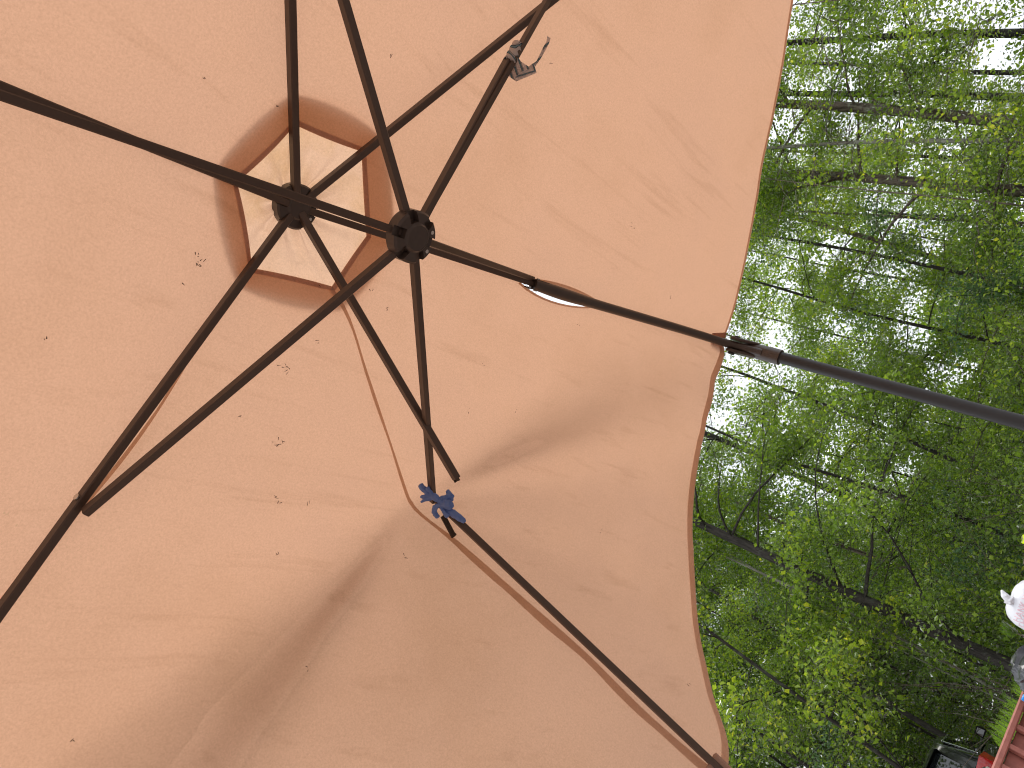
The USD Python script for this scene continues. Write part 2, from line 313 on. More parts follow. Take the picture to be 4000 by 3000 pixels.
# vent cap: a small roof over the opening, sewn down at the ribs and lifting between them
TOP = HUB + UAX * 0.035
CAP = []
Ocorner = [None] * 6
for k in range(6):
    dirv = unit(SEAM[k][20] - SEAM[k][0]); best = None
    for dd in np.linspace(0.03, 0.16, 60):
        c = Vp[k] + dirv * dd + UAX * 0.007; q = c - EYE; zz = q @ FWD
        e = np.hypot((q @ RIGHT) / zz * F + 2000 - O_PX[k][0] * 4000 / 2212, (q @ DOWN) / zz * F + 1500 - O_PX[k][1] * 4000 / 2212)
        if best is None or e < best[0]: best = (e, c)
    Ocorner[k] = best[1] + dirv * 0.006
for k in range(6):
    a, b = Ocorner[k], Ocorner[(k + 1) % 6]; n = 34
    u = np.linspace(0, 1, n)[:, None, None]; v = np.linspace(0, 1, n)[None, :, None]
    bulge = 4 * u * (1 - u)
    outer = a * (1 - u) + b * u; outer = outer + (outer - TOP) * (0.075 * bulge) + UAX * 0.004 * bulge
    ctr = TOP + (outer - TOP) * 0.10
    Q = ctr * (1 - v) + outer * v
    h = -0.006 * np.sin(np.pi * v) * bulge + 0.026 * (meshkit.fbm(Q * 22, 3, 40 + k)[..., None] - 0.5) * np.sin(np.pi * np.clip(v, 0, 1)) * np.clip(bulge * 3, 0, 1) * np.clip(1.25 - v, 0, 1)
    h = h + 0.010 * np.sin(u * (9 + 2 * (k % 3)) + 2.1 * k + 3 * v) * np.clip(1 - v, 0, 1) * np.clip(v * 8, 0, 1) * np.clip(bulge * 2, 0, 1)
    Q = Q + UAX * h
    obj('vent_cap_panel', (Q.reshape(-1, 3), grid_faces(n, n)), M['vent'], umb, smooth=True)

# frame
def rib_bar(a, b, w=0.0148, h=0.0175): return bar(a, b, w, h, UAX)
def strut_depth(k, px, py):        # depth of strut k where it passes nearest to a pixel
    t = np.linspace(0, 1, 200)[:, None]; q = RUN * (1 - t) + Js[k] * t - EYE; z = q @ FWD
    return float(z[np.argmin((q @ RIGHT / z * F + 2000 - px) ** 2 + (q @ DOWN / z * F + 1500 - py) ** 2)])
def from_hub(c, p, r): return c + unit(p - c) * r
for k in range(6):
    a = from_hub(HUB, Jr[k] if k != 1 else END4, 0.016)
    if k == 1:
        rb = obj('rib', rib_bar(a, END4), M['frame'], umb, label='inner half of the broken rib hanging free')
        d = unit(END4 - HUB)
        obj('torn_end', join(bar(END4 - d * 0.002, END4 + d * 0.006, 0.004, 0.017, UAX), bar(END4 - d * 0.002 + UAX * .006, END4 + d * 0.011 + UAX * .006, 0.013, 0.003, UAX)), M['rust'], rb)
    else:
        d = unit(Jr[k] - HUB)
        end = Jr[k] + d * 0.03 if k == 0 else Jr[k] + unit(TIPS[k] - UAX * 0.012 - Jr[k]) * (np.linalg.norm(TIPS[k] - Jr[k]) - 0.01)
        rb = obj('rib', join(rib_bar(a, Jr[k]), rib_bar(Jr[k] - d * 0.001, end)), M['frame'], umb)
    st_end = Js[k]
    sb = obj('strut', rib_bar(from_hub(RUN, st_end, 0.016), st_end + unit(st_end - RUN) * (0.012 if k != 1 else 0.03), *((0.0135, 0.0160) if k != 5 else (0.0122, 0.0145))), M['frame'], umb)
    if k == 5: obj('strut_sleeve', bar(from_hub(RUN, st_end, 0.016), at(1983, 238, strut_depth(5, 1983, 238)), 0.0140, 0.0165, UAX), M['frame'], sb)
    if k not in (1,):
        d, s, u = frame_of(st_end - RUN, UAX)
        jm = (Jr[k] + Js[k]) / 2
        sgn = 1 if (EYE - jm) @ s > 0 else -1
        obj('rivet', disc_cyl(Jr[k] + s * sgn * 0.009, s, 0.0055, 0.004, 16), M['steel'], rb, smooth=30)
# the two hubs
def hub(name, c, r, h, dirs):
    from manifold3d import Manifold
    e1 = unit(np.cross(UAX, FWD)); e2 = np.cross(UAX, e1)
    body = Manifold.revolve(manifold3d.CrossSection([[(0, -h * .55), (r * .48, -h * .55), (r * .56, -h * .42), (r * .92, -h * .38), (r, -h * .24), (r, h * .5), (r * .9, h * .6), (0, h * .6)]]), 48)
    for t in dirs:
        d = t - c; an = math.degrees(math.atan2(d @ e2, d @ e1))
        body = body - Manifold.cube([r, 0.0172, h * 0.75], False).translate([r * 0.58, -0.0086, -h * 0.75]).rotate([0, 0, an])
    mm = body.to_mesh(); v = mm.vert_properties[:, :3]
    hb = obj(name, (c + v[:, :1] * e1 + v[:, 1:2] * e2 + v[:, 2:3] * UAX, mm.tri_verts), M['hub'], umb, smooth=30)
    for i, t in enumerate(dirs):
        d = t - c; d = unit(d - (d @ UAX) * UAX); d1 = dirs[(i + 1) % 6] - c
        b2 = unit(d + unit(d1 - (d1 @ UAX) * UAX))
        if i in (0, 5): obj('screw', disc_cyl(c + b2 * r * 0.76 - UAX * (h * .39), UAX, 0.0036, 0.003, 12), M['steel'], hb, smooth=30)
    return hb
hub('hub', HUB, 0.046, 0.028, [Jr[k] if k != 1 else END4 for k in range(6)])
hub('runner', RUN, 0.046, 0.030, Js)
obj('guide_tube', cyl(RUN + UAX * 0.02, RUN + UAX * 0.05, 0.017), M['frame'], umb, smooth=30)

# the arm: a round steel tube from the strut joint out to the hinge on the post
HINGE = at(2868, 1349, 2.28)
POST_TOP = at(3035, 1393, 2.23)
def seam0(px):
    q = SEAM[0] - EYE; z = q @ FWD; return float(np.interp(px, q @ RIGHT / z * F + 2000, z))
AP = [Jr[0] - UAX * 0.010] + [at(x, y, seam0(x) - 0.030) for x, y in ((2200, 1149), (2300, 1180), (2450, 1224), (2600, 1268), (2740, 1310))] + [HINGE, HINGE * .35 + POST_TOP * .65]
A_ = smooth_line(AP, 40); sx = np.linspace(0, 1, 40)
arm = obj('arm', tube(A_, 0.0138 + 0.0032 * np.exp(-((sx - 0.10) / 0.09) ** 2), 18), M['hub'], umb, smooth=40)
d = unit(HINGE - Jr[0]); s = unit(np.cross(d, UAX)); jm = Jr[0] - UAX * 0.006
obj('clamp', join(bar(jm - d * 0.02 + s * 0.013, jm + d * 0.045 + s * 0.013, 0.003, 0.022, UAX), bar(jm - d * 0.02 - s * 0.013, jm + d * 0.045 - s * 0.013, 0.003, 0.022, UAX)), M['frame'], arm)
for q in (-0.01, 0.012):
    for sg in (1, -1): obj('screw', disc_cyl(jm + d * q + s * sg * 0.0155, s, 0.005, 0.004, 12), M['steel'], arm, smooth=30)
# hinge fork and post
POST_TOP = at(3035, 1393, 2.23)
POST_MID = at(4000, 1652, 1.80)
dp = unit(POST_MID - POST_TOP)
GROUND_END = POST_MID + dp * ((0.04 - POST_MID[2]) / dp[2])
br = obj('hinge_bracket', join(tube([POST_TOP - dp * 0.118, POST_TOP - dp * 0.10, POST_TOP - dp * 0.085, POST_TOP - dp * 0.02, POST_TOP + dp * 0.012], [0.012, 0.0215, 0.0255, 0.0262, 0.0262], 28)), M['hub'], umb, smooth=35)
side = unit(np.cross(dp, FWD))
for sg in (1, -1):
    c0 = POST_TOP - dp * 0.105 + side * sg * 0.021
    obj('fork_cheek', join(bar(c0 + dp * .03, HINGE + side * sg * 0.021, 0.010, 0.036, np.cross(dp, side), 0.3), disc_cyl(HINGE + side * sg * 0.021, side, 0.021, 0.009, 24)), M['hub'], br, smooth=35)
    obj('bolt', disc_cyl(HINGE + side * sg * 0.029, side, 0.011, 0.007, 20), M['pole'], br, smooth=35)
obj('post', tube([POST_TOP - dp * 0.02, POST_TOP, POST_MID, GROUND_END], [0.0192, 0.0192, 0.0202, 0.0206], 28), M['pole'], umb, smooth=40)
G0 = GROUND_END * V3(1, 1, 0)
obj('base', join(bar(G0 + V3(-.5, 0, .025), G0 + V3(.5, 0, .025), .06, .04), bar(G0 + V3(0, -.5, .028), G0 + V3(0, .5, .028), .06, .04), disc_cyl(G0 + V3(0, 0, .09), (0, 0, 1), .05, .12)), M['pole'], umb, smooth=30)
# outer half of the broken rib, tied to the strut
O4 = Js[1]
tip1 = TIPS[1]
ro = obj('rib', rib_bar(at(1705, 1955, depth(O4) + 0.012), tip1, 0.0155, 0.018), M['frame'], umb, label='outer half of the broken rib tied to its strut')
d = unit(tip1 - O4)
obj('torn_end', join(bar(at(1730, 2015, depth(O4) + .02), at(1773, 2096, depth(O4) + .03), 0.013, 0.006, UAX), bar(at(1766, 2080, depth(O4) + .03), at(1779, 2092, depth(O4) + .03), 0.008, 0.01, UAX)), M['rust'], ro)
for sg in (1, -1):
    c0 = SEAM[0][-1]; sd_ = unit(np.cross(SEAM[0][-1] - SEAM[0][0], UAX)); ax0 = unit(SEAM[0][-1] - SEAM[0][0])
    obj('corner_pocket', bar(c0 - ax0 * .075 + sd_ * sg * .010 - UAX * .006, c0 - ax0 * .004 + sd_ * sg * .020 - UAX * .006, .022, .004, UAX, .3, .034), M['canopy'], umb, smooth=30)
obj('tip_pocket', join(bar(tip1 - d * 0.035, tip1 + d * 0.02, 0.045, 0.012, UAX, 0.4)), M['canopy'], ro, smooth=30)

# ------------------------------------------------------------------ ground
def leafmat(name, ramp, trans, k=1.0):
    return usdkit.material(stage, L + name, {
        'a': ('attribute', {'attribute': 'tone'}), 'r': ('rgb_ramp', {'ramp': ramp}), 'rt': ('rgb_ramp', {'ramp': [(p, [c * q for c, q in zip(col, trans)]) for p, col in ramp]}),
        'd': ('diffuse_bsdf', {}), 't': ('translucent_bsdf', {}), 'g': ('glossy_bsdf', {'roughness': 0.38, 'color': (1, 1, 1)}), 'fr': ('fresnel', {'IOR': 1.16}),
        'ad': ('add_closure', {}), 'm': ('mix_closure', {})},
        [('a.fac', 'r.fac'), ('a.fac', 'rt.fac'), ('r.color', 'd.color'), ('rt.color', 't.color'), ('d.BSDF', 'ad.closure1'), ('t.BSDF', 'ad.closure2'), ('fr.fac', 'm.fac'), ('ad.closure', 'm.closure1'), ('g.BSDF', 'm.closure2')], surface='m.closure')
RAMP = [(0.0, (0.030, 0.046, 0.014)), (0.35, (0.060, 0.092, 0.020)), (0.65, (0.108, 0.148, 0.024)), (0.85, (0.175, 0.215, 0.026)), (1.0, (0.30, 0.28, 0.035))]
M['leaf'] = leafmat('leaf', RAMP, (1.9, 2.1, 0.9))
M['leaf2'] = leafmat('bluish_leaf', [(0.0, (0.030, 0.050, 0.030)), (0.6, (0.070, 0.115, 0.055)), (1.0, (0.13, 0.19, 0.08))], (1.2, 1.4, 0.9))
def barkmat(name, c0, c1, lich):
    return usdkit.material(stage, L + name, {
        'tc': ('texture_coordinate', {}), 'mp': ('mapping', {'scale': (1, 1, 0.16)}), 'n': ('noise_texture', {'scale': 26.0, 'detail': 7.0, 'roughness': 0.65}),
        'r': ('rgb_ramp', {'ramp': [(0.32, c0), (0.6, c1)]}), 'n2': ('noise_texture', {'scale': 5.0, 'detail': 6.0, 'roughness': 0.7}), 'r2': ('rgb_ramp', {'ramp': [(0.55, (0, 0, 0)), (0.66, (0.75, 0.75, 0.75))]}), 'bw': ('rgb_to_bw', {}),
        'mx': ('mix', {'mix_type': 'mix', 'color2': lich}), 'b': ('bump', {'strength': 1.0, 'distance': 0.03}), 'p': ('principled_bsdf', {'roughness': 0.9, 'specular_ior_level': 0.2})},
        [('tc.object', 'mp.vector'), ('mp.vector', 'n.vector'), ('tc.object', 'n2.vector'), ('n.fac', 'r.fac'), ('n2.fac', 'r2.fac'), ('r2.color', 'bw.color'), ('bw.val', 'mx.fac'), ('r.color', 'mx.color1'), ('mx.color', 'p.base_color'), ('n.fac', 'b.height'), ('b.normal', 'p.normal')], surface='p.BSDF')
M['bark'] = barkmat('grey_brown_bark', (0.030, 0.023, 0.018), (0.19, 0.15, 0.12), (0.30, 0.31, 0.24))
M['bark_dark'] = barkmat('dark_bark', (0.018, 0.016, 0.014), (0.060, 0.052, 0.045), (0.09, 0.095, 0.08))
M['bark_pale'] = barkmat('pale_smooth_bark', (0.11, 0.105, 0.085), (0.27, 0.26, 0.21), (0.34, 0.35, 0.28))
M['soil'] = simple('leaf_litter', (0.055, 0.042, 0.026), 0.95, 0, 0.5, 3.0, 0.02)

gx = np.r_[-40, -25, -12, np.linspace(-6, 60, 67), 90, 200, 600]; gy = np.r_[-600, -150, np.linspace(-50, 40, 91), 120, 600]
GX, GY = np.meshgrid(gx, gy, indexing='ij')
GZ = 0.10 * (meshkit.fbm(np.stack([GX * .35, GY * .35, GX * 0], -1), 4, 5) - .5) * np.clip((GX - 7) / 4, 0, 1) * (np.abs(GX) < 70)
tag(obj('ground', (np.stack([GX, GY, GZ - 0.02], -1).reshape(-1, 3), grid_faces(len(gx), len(gy))[:, ::-1]), M['soil'], smooth=True), 'brown leaf littered ground of the wood', kind='structure')

M['deck'] = simple('weathered_red_deck', (0.20, 0.145, 0.12), 0.8, 0, 0.2, 9.0, 0.001)
tag(obj('patio', trimesh.creation.box((11.2, 14, 0.06), trimesh.transformations.translation_matrix((-0.9, -1.5, -0.012))), M['deck']), 'weathered red boards of the patio floor', kind='structure')

# ------------------------------------------------------------------ the wood
NLEAF = [0, 0]
def leaves(centres, counts, spread, size, tone, trng, tone_sd=0.13, droop=0.3):
    """many small folded leaves round the twig points"""
    centres = np.asarray(centres, float); counts = np.broadcast_to(np.asarray(counts, int), (len(centres),))
    d = centres - EYE; az = np.degrees(np.arctan2(d[:, 1], d[:, 0])); el = np.degrees(np.arctan2(d[:, 2], np.hypot(d[:, 0], d[:, 1])))
    yard = (az > 6.0) & (az < 17) & (np.hypot(d[:, 0], d[:, 1]) < 21) & (el < 3.2)      # the open drive the car stands on
    keep = ~yard & (az > -44) & (az < 21) & (el < 36) & (d[:, 0] > 3)
    counts = np.where(keep, counts, np.where((trng.random(len(az)) < 0.25) & ~yard, counts // 4, 0)); big = np.where(keep, 1.0, 3.2)
    idx = np.repeat(np.arange(len(centres)), counts); n = len(idx)
    if n == 0: return None
    c = centres[idx] + trng.normal(0, 1, (n, 3)) * np.array([1, 1, 0.75]) * spread
    ax = trng.normal(0, 1, (n, 3)); ax[:, 2] = ax[:, 2] * 0.5 - droop; ax /= np.linalg.norm(ax, axis=1, keepdims=True)
    nr = trng.normal(0, 0.55, (n, 3)) + [0, 0, 1.0]; sd = np.cross(ax, nr); sd /= np.linalg.norm(sd, axis=1, keepdims=True) + 1e-9
    nr = np.cross(sd, ax)
    ln = (size * trng.uniform(0.6, 1.3, n) * big[idx])[:, None]; wd = ln * trng.uniform(0.28, 0.42, (n, 1))
    v = np.stack([c - ax * ln * .5, c + sd * wd + nr * ln * .10 - ax * ln * .08, c + ax * ln * .5, c - sd * wd + nr * ln * .10 - ax * ln * .08], 1).reshape(-1, 3)
    f = (np.arange(n)[:, None, None] * 4 + np.array([[0, 1, 2], [0, 2, 3]])[None]).reshape(-1, 3)
    ct = trng.normal(0, tone_sd * 0.6, len(centres))
    tn = np.clip(tone + ct[idx] + trng.normal(0, tone_sd, n), 0, 1)
    NLEAF[0] += n
    return (v, f), np.repeat(tn, 4)
def limb_path(p0, dirn, length, trng, n=7, sag=-0.1, wob=0.10):
    d = unit(dirn); pts = [np.asarray(p0, float)]; st = length / (n - 1)
    for i in range(n - 1):
        d = unit(d + trng.normal(0, wob, 3) + V3(0, 0, sag / n)); pts.append(pts[-1] + d * st)
    return np.array(pts)
def tree(lo, hi, D, w, H, label, bark='bark', leaf='leaf', tone=0.5, n_limb=22, reach=2.4, first=1.2, nleaf=66, size=0.068, spread=0.165, seed=0, lean=0.0, group=None, name='tree', bare=0.0, rtop=0.3, holes=0.46, gap=0.0):
    trng = np.random.default_rng(1000 + seed)
    a, b = far(*lo, D), far(*hi, D + lean)
    if b[2] < a[2]: a, b = b, a
    ax = (b - a) / (b[2] - a[2])
    r0 = ray(*lo); scale = F / (unit(r0) @ FWD) / np.linalg.norm(a - EYE)
    rad = 0.5 * w / scale
    base = a + ax * (-0.15 - a[2]); h = np.linspace(-0.15, H, 26)
    axis = base + ax * (h - h[0])[:, None]
    wob = np.stack([meshkit.noise(np.stack([h * .35, h * 0 + seed * 7.3 + q * 31, h * 0], -1), q) - .5 for q in range(2)], -1) * 0.22
    axis[:, :2] += wob - np.array([np.interp(a[2], h, wob[:, q]) for q in range(2)])
    rr = rad * (1.0 + 0.35 * np.exp(-np.clip(h, 0, 99) / 0.35)) * np.interp(h, [0, a[2] + .01, H], [1.12, 1.0, rtop])
    o = thing(name, label, 'tree', base * V3(1, 1, 0), group=group); loc = base * V3(1, 1, 0)
    tm = tube(axis, rr, 12); nv = meshkit.fbm(tm.vertices * V3(14, 14, 2.5), 3, seed) - .5
    tm.vertices += (tm.vertices - np.repeat(axis, 12, 0)) * (0.22 * nv)[:, None]
    obj('trunk', tm, M[bark], o, smooth=True, loc=loc)
    br, cen = [], []
    for i in range(n_limb):
        hz = first + (H * 0.97 - first) * ((i + trng.random()) / n_limb) ** 0.9
        c = np.array([np.interp(hz, h, axis[:, q]) for q in range(3)]); rt = np.interp(hz, h, rr)
        th = trng.uniform(0, 2 * np.pi); rise = trng.uniform(0.05, 0.9)
        ln = reach * trng.uniform(0.5, 1.15) * (1 - 0.55 * max(0, hz / H - .2))
        pth = limb_path(c, (math.cos(th), math.sin(th), rise), ln, trng, 7, -0.6)
        r1 = min(0.42 * rt, 0.045) * trng.uniform(.6, 1.1)
        br.append(tube(pth, np.linspace(r1, 0.006, 7), 5, False))
        nt = int(3 + ln * 2.2)
        for j in range(nt):
            t = trng.uniform(0.25, 1.0) * 6; q = pth[min(int(t), 5)] + (pth[min(int(t), 5) + 1] - pth[min(int(t), 5)]) * (t - int(min(t, 5.999)))
            tp = limb_path(q, trng.normal(0, 1, 3) * V3(1, 1, .5) + V3(math.cos(th), math.sin(th), 0.1), trng.uniform(.35, 1.1), trng, 4, -0.5, .2)
            br.append(tube(tp, np.linspace(0.007, 0.003, 4), 3, False))
            if trng.random() > bare: cen += [tp[1], tp[2], tp[3]]
    obj('branches', join(*br), M[bark], o, smooth=True, loc=loc, kind='stuff')
    cen = np.array(cen); cen = cen[meshkit.fbm(cen * V3(.55, .55, .75) + 17, 3, 9) > holes + gap * np.clip((cen[:, 2] - 3.2) / 2.5, 0, 1)]      # the gaps that daylight comes through
    res = leaves(cen, nleaf, spread, size, tone, trng) if len(cen) else None
    if res: obj('crown', (res[0][0], res[0][1]), M[leaf], o, loc=loc, tone=res[1], kind='stuff')
    return o
KEY = [
    # lo, hi, D, w, H, label, options
    ((4000, 482), (3000, 404), 13.0, 50, 17, 'thick rough-barked tree with lichen patches, nearest trunk at the top', dict(bark='bark', n_limb=32, first=2.5, reach=2.6, holes=.43)),
    ((4000, 747), (2953, 663), 13.5, 46, 17, 'grey-brown tree with a torn orange branch scar on its trunk', dict(bark='bark', n_limb=28, first=2.2, reach=2.6, tone=.6)),
    ((4000, 383), (3333, 366), 16.0, 32, 18, 'straight grey trunk just above the lichen-patched tree', dict(bark='bark_dark', n_limb=26, first=3.6, tone=.6, holes=.43)),
    ((4000, 130), (3300, 158), 15.0, 34, 18, 'dark forked trunk nearest the top edge of the wood', dict(bark='bark_dark', n_limb=30, first=3, tone=.58, reach=2.9, holes=.42)),
    ((4000, 283), (3530, 270), 20.0, 20, 19, 'thin dark trunk standing alone against white sky', dict(bark='bark_dark', n_limb=20, first=6, tone=.58, reach=2.9, holes=.43)),
    ((4000, 545), (3122, 600), 12.0, 20, 13, 'slim pale smooth-barked tree between the two thick trunks', dict(bark='bark_pale', n_limb=14, first=4, reach=1.8)),
    ((4000, 620), (3604, 606), 21.0, 16, 18, 'thin dark trunk behind the pale slim tree', dict(bark='bark_dark', n_limb=14, first=5)),
    ((4000, 1120), (3300, 905), 19.0, 26, 18, 'leafy tree just above the umbrella post', dict(gap=.04, bark='bark', n_limb=30, first=1.2, tone=.55)),
    ((4000, 2120), (2880, 1735), 19.0, 24, 19, 'slender grey trunk crossing in front of the grey house', dict(gap=.07, bark='bark', n_limb=26, first=4.0)),
    ((4000, 2215), (3483, 1998), 18.0, 34, 18, 'dark trunk leaning beside the slender grey one', dict(gap=.07, bark='bark_dark', n_limb=24, first=4.0)),
    ((3905, 2579), (2820, 2078), 11.5, 52, 15, 'thick dark trunk rising behind the black bag', dict(gap=.05, bark='bark_dark', n_limb=30, first=1.6, reach=2.6, tone=.5)),
    ((3935, 2717), (3604, 2552), 12.5, 15, 9, 'thin pale leaning pole tree beside the thick dark trunk', dict(bark='bark_pale', n_limb=10, first=2.5, reach=1.2, size=.06)),
    ((3935, 2745), (3625, 2585), 12.8, 9, 8, 'second thinner pale pole tree next to the ferns', dict(bark='bark_pale', n_limb=8, first=2.5, reach=1.0, size=.06)),
    ((3560, 2800), (3150, 2540), 21.5, 22, 18, 'leafy yellow-green tree above the black car', dict(bark='bark_dark', n_limb=34, first=2.4, reach=2.6, tone=.66)),
    ((3500, 2990), (3000, 2640), 12.0, 18, 12, 'bright yellow-green maple near the lower canopy corner', dict(bark='bark_dark', n_limb=26, first=1.5, reach=2.2, tone=.70, size=.085, nleaf=44)),
]
for i, (lo, hi, D, w, H, lab, kw) in enumerate(KEY): tree(lo, hi, D, w, H, lab, seed=i, **kw)
for i, (az, D, H) in enumerate([(-38.5, 11.0, 10.5), (-25.5, 11.2, 8.0)]):
    a_ = math.radians(az); b_ = V3(D * math.cos(a_), D * math.sin(a_), 0)
    def px_(p): q = p - EYE; z = q @ FWD; return ((q @ RIGHT) / z * F + 2000, (q @ DOWN) / z * F + 1500)
    tree(px_(b_ + V3(0, 0, .8)), px_(b_ + V3(.3, -.2, 5.5)), D, 11, H, ['spindly young tree with sparse leaves by the topmost dark trunk', 'spindly young tree with sparse leaves before the scarred trunk'][i], seed=60 + i, bark='bark', n_limb=22, first=2.4, reach=1.7, tone=.66, nleaf=40, size=.06, spread=.15, holes=.44)
# further trees of the wood, closing the view between the trunks one can name
def pos_tree(az, D, H, w, label, seed, group, **kw):
    a = math.radians(az); base = V3(D * math.cos(a), D * math.sin(a), 0.5); top = base + V3(rng.normal(0, .25), rng.normal(0, .25), 6)
    def px(p): q = p - EYE; z = q @ FWD; return ((q @ RIGHT) / z * F + 2000, (q @ DOWN) / z * F + 1500)
    tree(px(base), px(top), D, w, H, label, seed=seed, group=group, **kw)
s = 100
for az, D in [(-20, 15), (-15.5, 16.5), (-11, 14.5), (-7, 17), (-3.5, 15), (1.5, 16.5), (5, 13.5), (8, 27), (12.5, 27.5), (17.5, 14), (20, 17), (-25, 17.5), (-44, 15), (25, 15)]:
    pos_tree(az, D + rng.normal(0, .5), rng.uniform(13, 18), rng.uniform(14, 24), 'leafy slender tree in the middle rows of the wood', s, 'leafy trees in the middle of the wood', bark='bark_dark' if s % 3 else 'bark', n_limb=32, first=0.9, reach=2.5, tone=[.52, .62, .56, .70][s % 4], leaf='leaf2' if s % 5 == 0 else 'leaf', nleaf=64, size=.072, holes=0.46, gap=(0.085 if -12 < az < 3 else 0.0))
    s += 1
for az, D in [(-24, 25), (-19, 29), (-14, 24), (-10, 31), (-5.5, 27), (-1.5, 33), (2.5, 25), (6.5, 29), (10.5, 24), (14.5, 28), (18.5, 25), (23, 28), (4.5, 36), (-16.5, 36), (-22, 33), (-12, 37), (-8, 34), (0.5, 38), (8.5, 34), (12.5, 33), (16.5, 35), (20.5, 32), (3.5, 31), (-3.5, 40), (10, 40), (6, 42), (-26, 38)]:
    pos_tree(az, D + rng.normal(0, .7), rng.uniform(15, 21) * (0.62 if -12 < az < 3 else 1.0), rng.uniform(10, 16), 'tall thin tree far back in the wood', s, 'trees far back in the wood', bark='bark_dark', n_limb=24, first=1.5, reach=3.2, tone=[.42, .55, .48][s % 3] - (.16 if az > 3 else 0), nleaf=30, size=.15, spread=.36, holes=(0.36 if az > -2 else 0.45))
    s += 1
# the far side of the wood, one leafy mass
frng = np.random.default_rng(88); n = 34000
a_ = np.radians(frng.uniform(-30, 30, n)); dd_ = frng.uniform(44, 52, n)
hmax = 4 + 14 * meshkit.fbm(np.stack([np.degrees(a_) * .35, a_ * 0, a_ * 0], -1), 3, 61) * np.interp(np.degrees(a_), [-30, -22, -5, 5, 30], [.35, .7, .45, 1.2, 1.5])
cen_ = np.stack([dd_ * np.cos(a_), dd_ * np.sin(a_), frng.random(n) ** .8 * hmax], -1)
cen_ = cen_[meshkit.fbm(cen_ * .35, 3, 62) > np.where(np.arctan2(cen_[:, 1], cen_[:, 0]) > .03, .28, .40)]
res = leaves(cen_, 5, 0.5, .36, .45, frng, .14)
tag(obj('far_wood', res[0], M['leaf'], tone=res[1]), 'dark leafy mass closing the far side of the wood', kind='stuff')
# shrubs and saplings of the understorey
def shrub(az, D, H, R, label, seed, group, tone=.4, n=26, leaf='leaf', size=.07):
    trng = np.random.default_rng(5000 + seed); a = math.radians(az); base = V3(D * math.cos(a), D * math.sin(a), -0.05)
    o = thing('shrub', label, 'shrub', base, group=group); br, cen = [], []
    for i in range(n):
        th = trng.uniform(0, 6.283); p = limb_path(base + V3(*trng.normal(0, .15, 2), 0), (math.cos(th) * .6, math.sin(th) * .6, trng.uniform(.5, 1.6)), H * trng.uniform(.5, 1.1), trng, 7, -0.5, .15)
        p[:, :2] = base[:2] + (p[:, :2] - base[:2]) * R / (H * .6)
        br.append(tube(p, np.linspace(.012, .003, 7), 4, False)); cen += [p[k] + trng.normal(0, .12, 3) for k in (1, 2, 3, 4, 5, 6)]
    obj('stems', join(*br), M['bark'], o, smooth=True, loc=base, kind='stuff')
    res = leaves(cen, 46, 0.20, size * 1.05, tone, trng); 
    if res: obj('foliage', res[0], M[leaf], o, loc=base, tone=res[1], kind='stuff')
for i, (az, D) in enumerate([(-37, 13), (-32, 16), (-28, 14), (-23, 12.5), (-19, 13.5), (-15, 12.2), (-11.5, 13.2), (-8, 12), (-5, 13.4), (-1.5, 12.2), (1.5, 13.5), (3.2, 12), (9, 26.5), (12.5, 27.2), (19, 13), (22, 12.4), (-13, 18), (-3, 19), (5.2, 22), (3.5, 17.5), (11, 28), (0, 16)]):
    shrub(az, D, rng.uniform(2.2, 3.6), rng.uniform(1.2, 1.9), 'leafy shrub at the foot of the wood', i, 'shrubs at the foot of the wood', tone=[.45, .58, .5, .4][i % 4] - (.18 if az > 0 else 0), n=26 if az < 3 else 19, leaf='leaf2' if i % 6 == 2 else 'leaf')

# ------------------------------------------------------------------ houses beyond the wood
def house_box(o, c, fx, width, depth_, zt, wallm, courses):
    fy = V3(-fx[1], fx[0], 0)                          # fx along the front wall, fy towards the back
    zs, off = [], []
    for i in range(courses): z0 = zt * i / courses; zs += [z0, zt * (i + 1) / courses - 0.001]; off += [0.022, 0.0]
    prof = np.array([[o_, z] for o_, z in zip(off, zs)])
    def side(p, q, n):
        v = np.concatenate([[p + n * a + V3(0, 0, z), q + n * a + V3(0, 0, z)] for a, z in prof]); k = np.arange(len(prof) - 1) * 2
        return (v, np.concatenate([np.stack([k, k + 1, k + 3], -1), np.stack([k, k + 3, k + 2], -1)]))
    A, B = c - fx * width / 2, c + fx * width / 2; C_, D_ = B + fy * depth_, A + fy * depth_
    ms = [trimesh.Trimesh(*side(p, q, n), process=False) for p, q, n in ((A, B, -fy), (B, C_, fx), (C_, D_, fy), (D_, A, -fx))]
    obj('wall', join(*ms), wallm, o); return A, B, C_, D_, fy
M['grey_siding'] = simple('grey_siding', (0.30, 0.30, 0.33), 0.7, 0, 0.12, 6.0)
M['beige_siding'] = simple('beige_siding', (0.36, 0.36, 0.28), 0.7, 0, 0.10, 6.0)
M['white_trim'] = simple('white_trim', (0.72, 0.72, 0.68), 0.5, 0, 0.05, 6.0)
M['shingle'] = simple('shingles', (0.09, 0.085, 0.08), 0.9, 0, 0.4, 30.0, 0.01)
M['pane'] = usdkit.material(stage, L + 'window_glass', {'p': ('principled_bsdf', {'base_color': (0.02, 0.025, 0.03), 'roughness': 0.05})}, [], surface='p.BSDF')
c = far(3780, 1990, 43) * V3(1, 1, 0); tow = unit(c * V3(1, 1, 0)); fx = unit(V3(tow[1], -tow[0], 0) + 0.2 * tow)
gh = thing('grey_house', 'grey lap-sided house glimpsed through the trees behind the slender trunks', 'house')
A, B, C_, D_, fy = house_box(gh, c, fx, 8.0, 7.0, 5.6, M['grey_siding'], 28)
rf = V3(0, 0, 1.6); mid0, mid1 = (A + D_) / 2 - fx * .4, (B + C_) / 2 + fx * .4; e = V3(0, 0, 5.6)
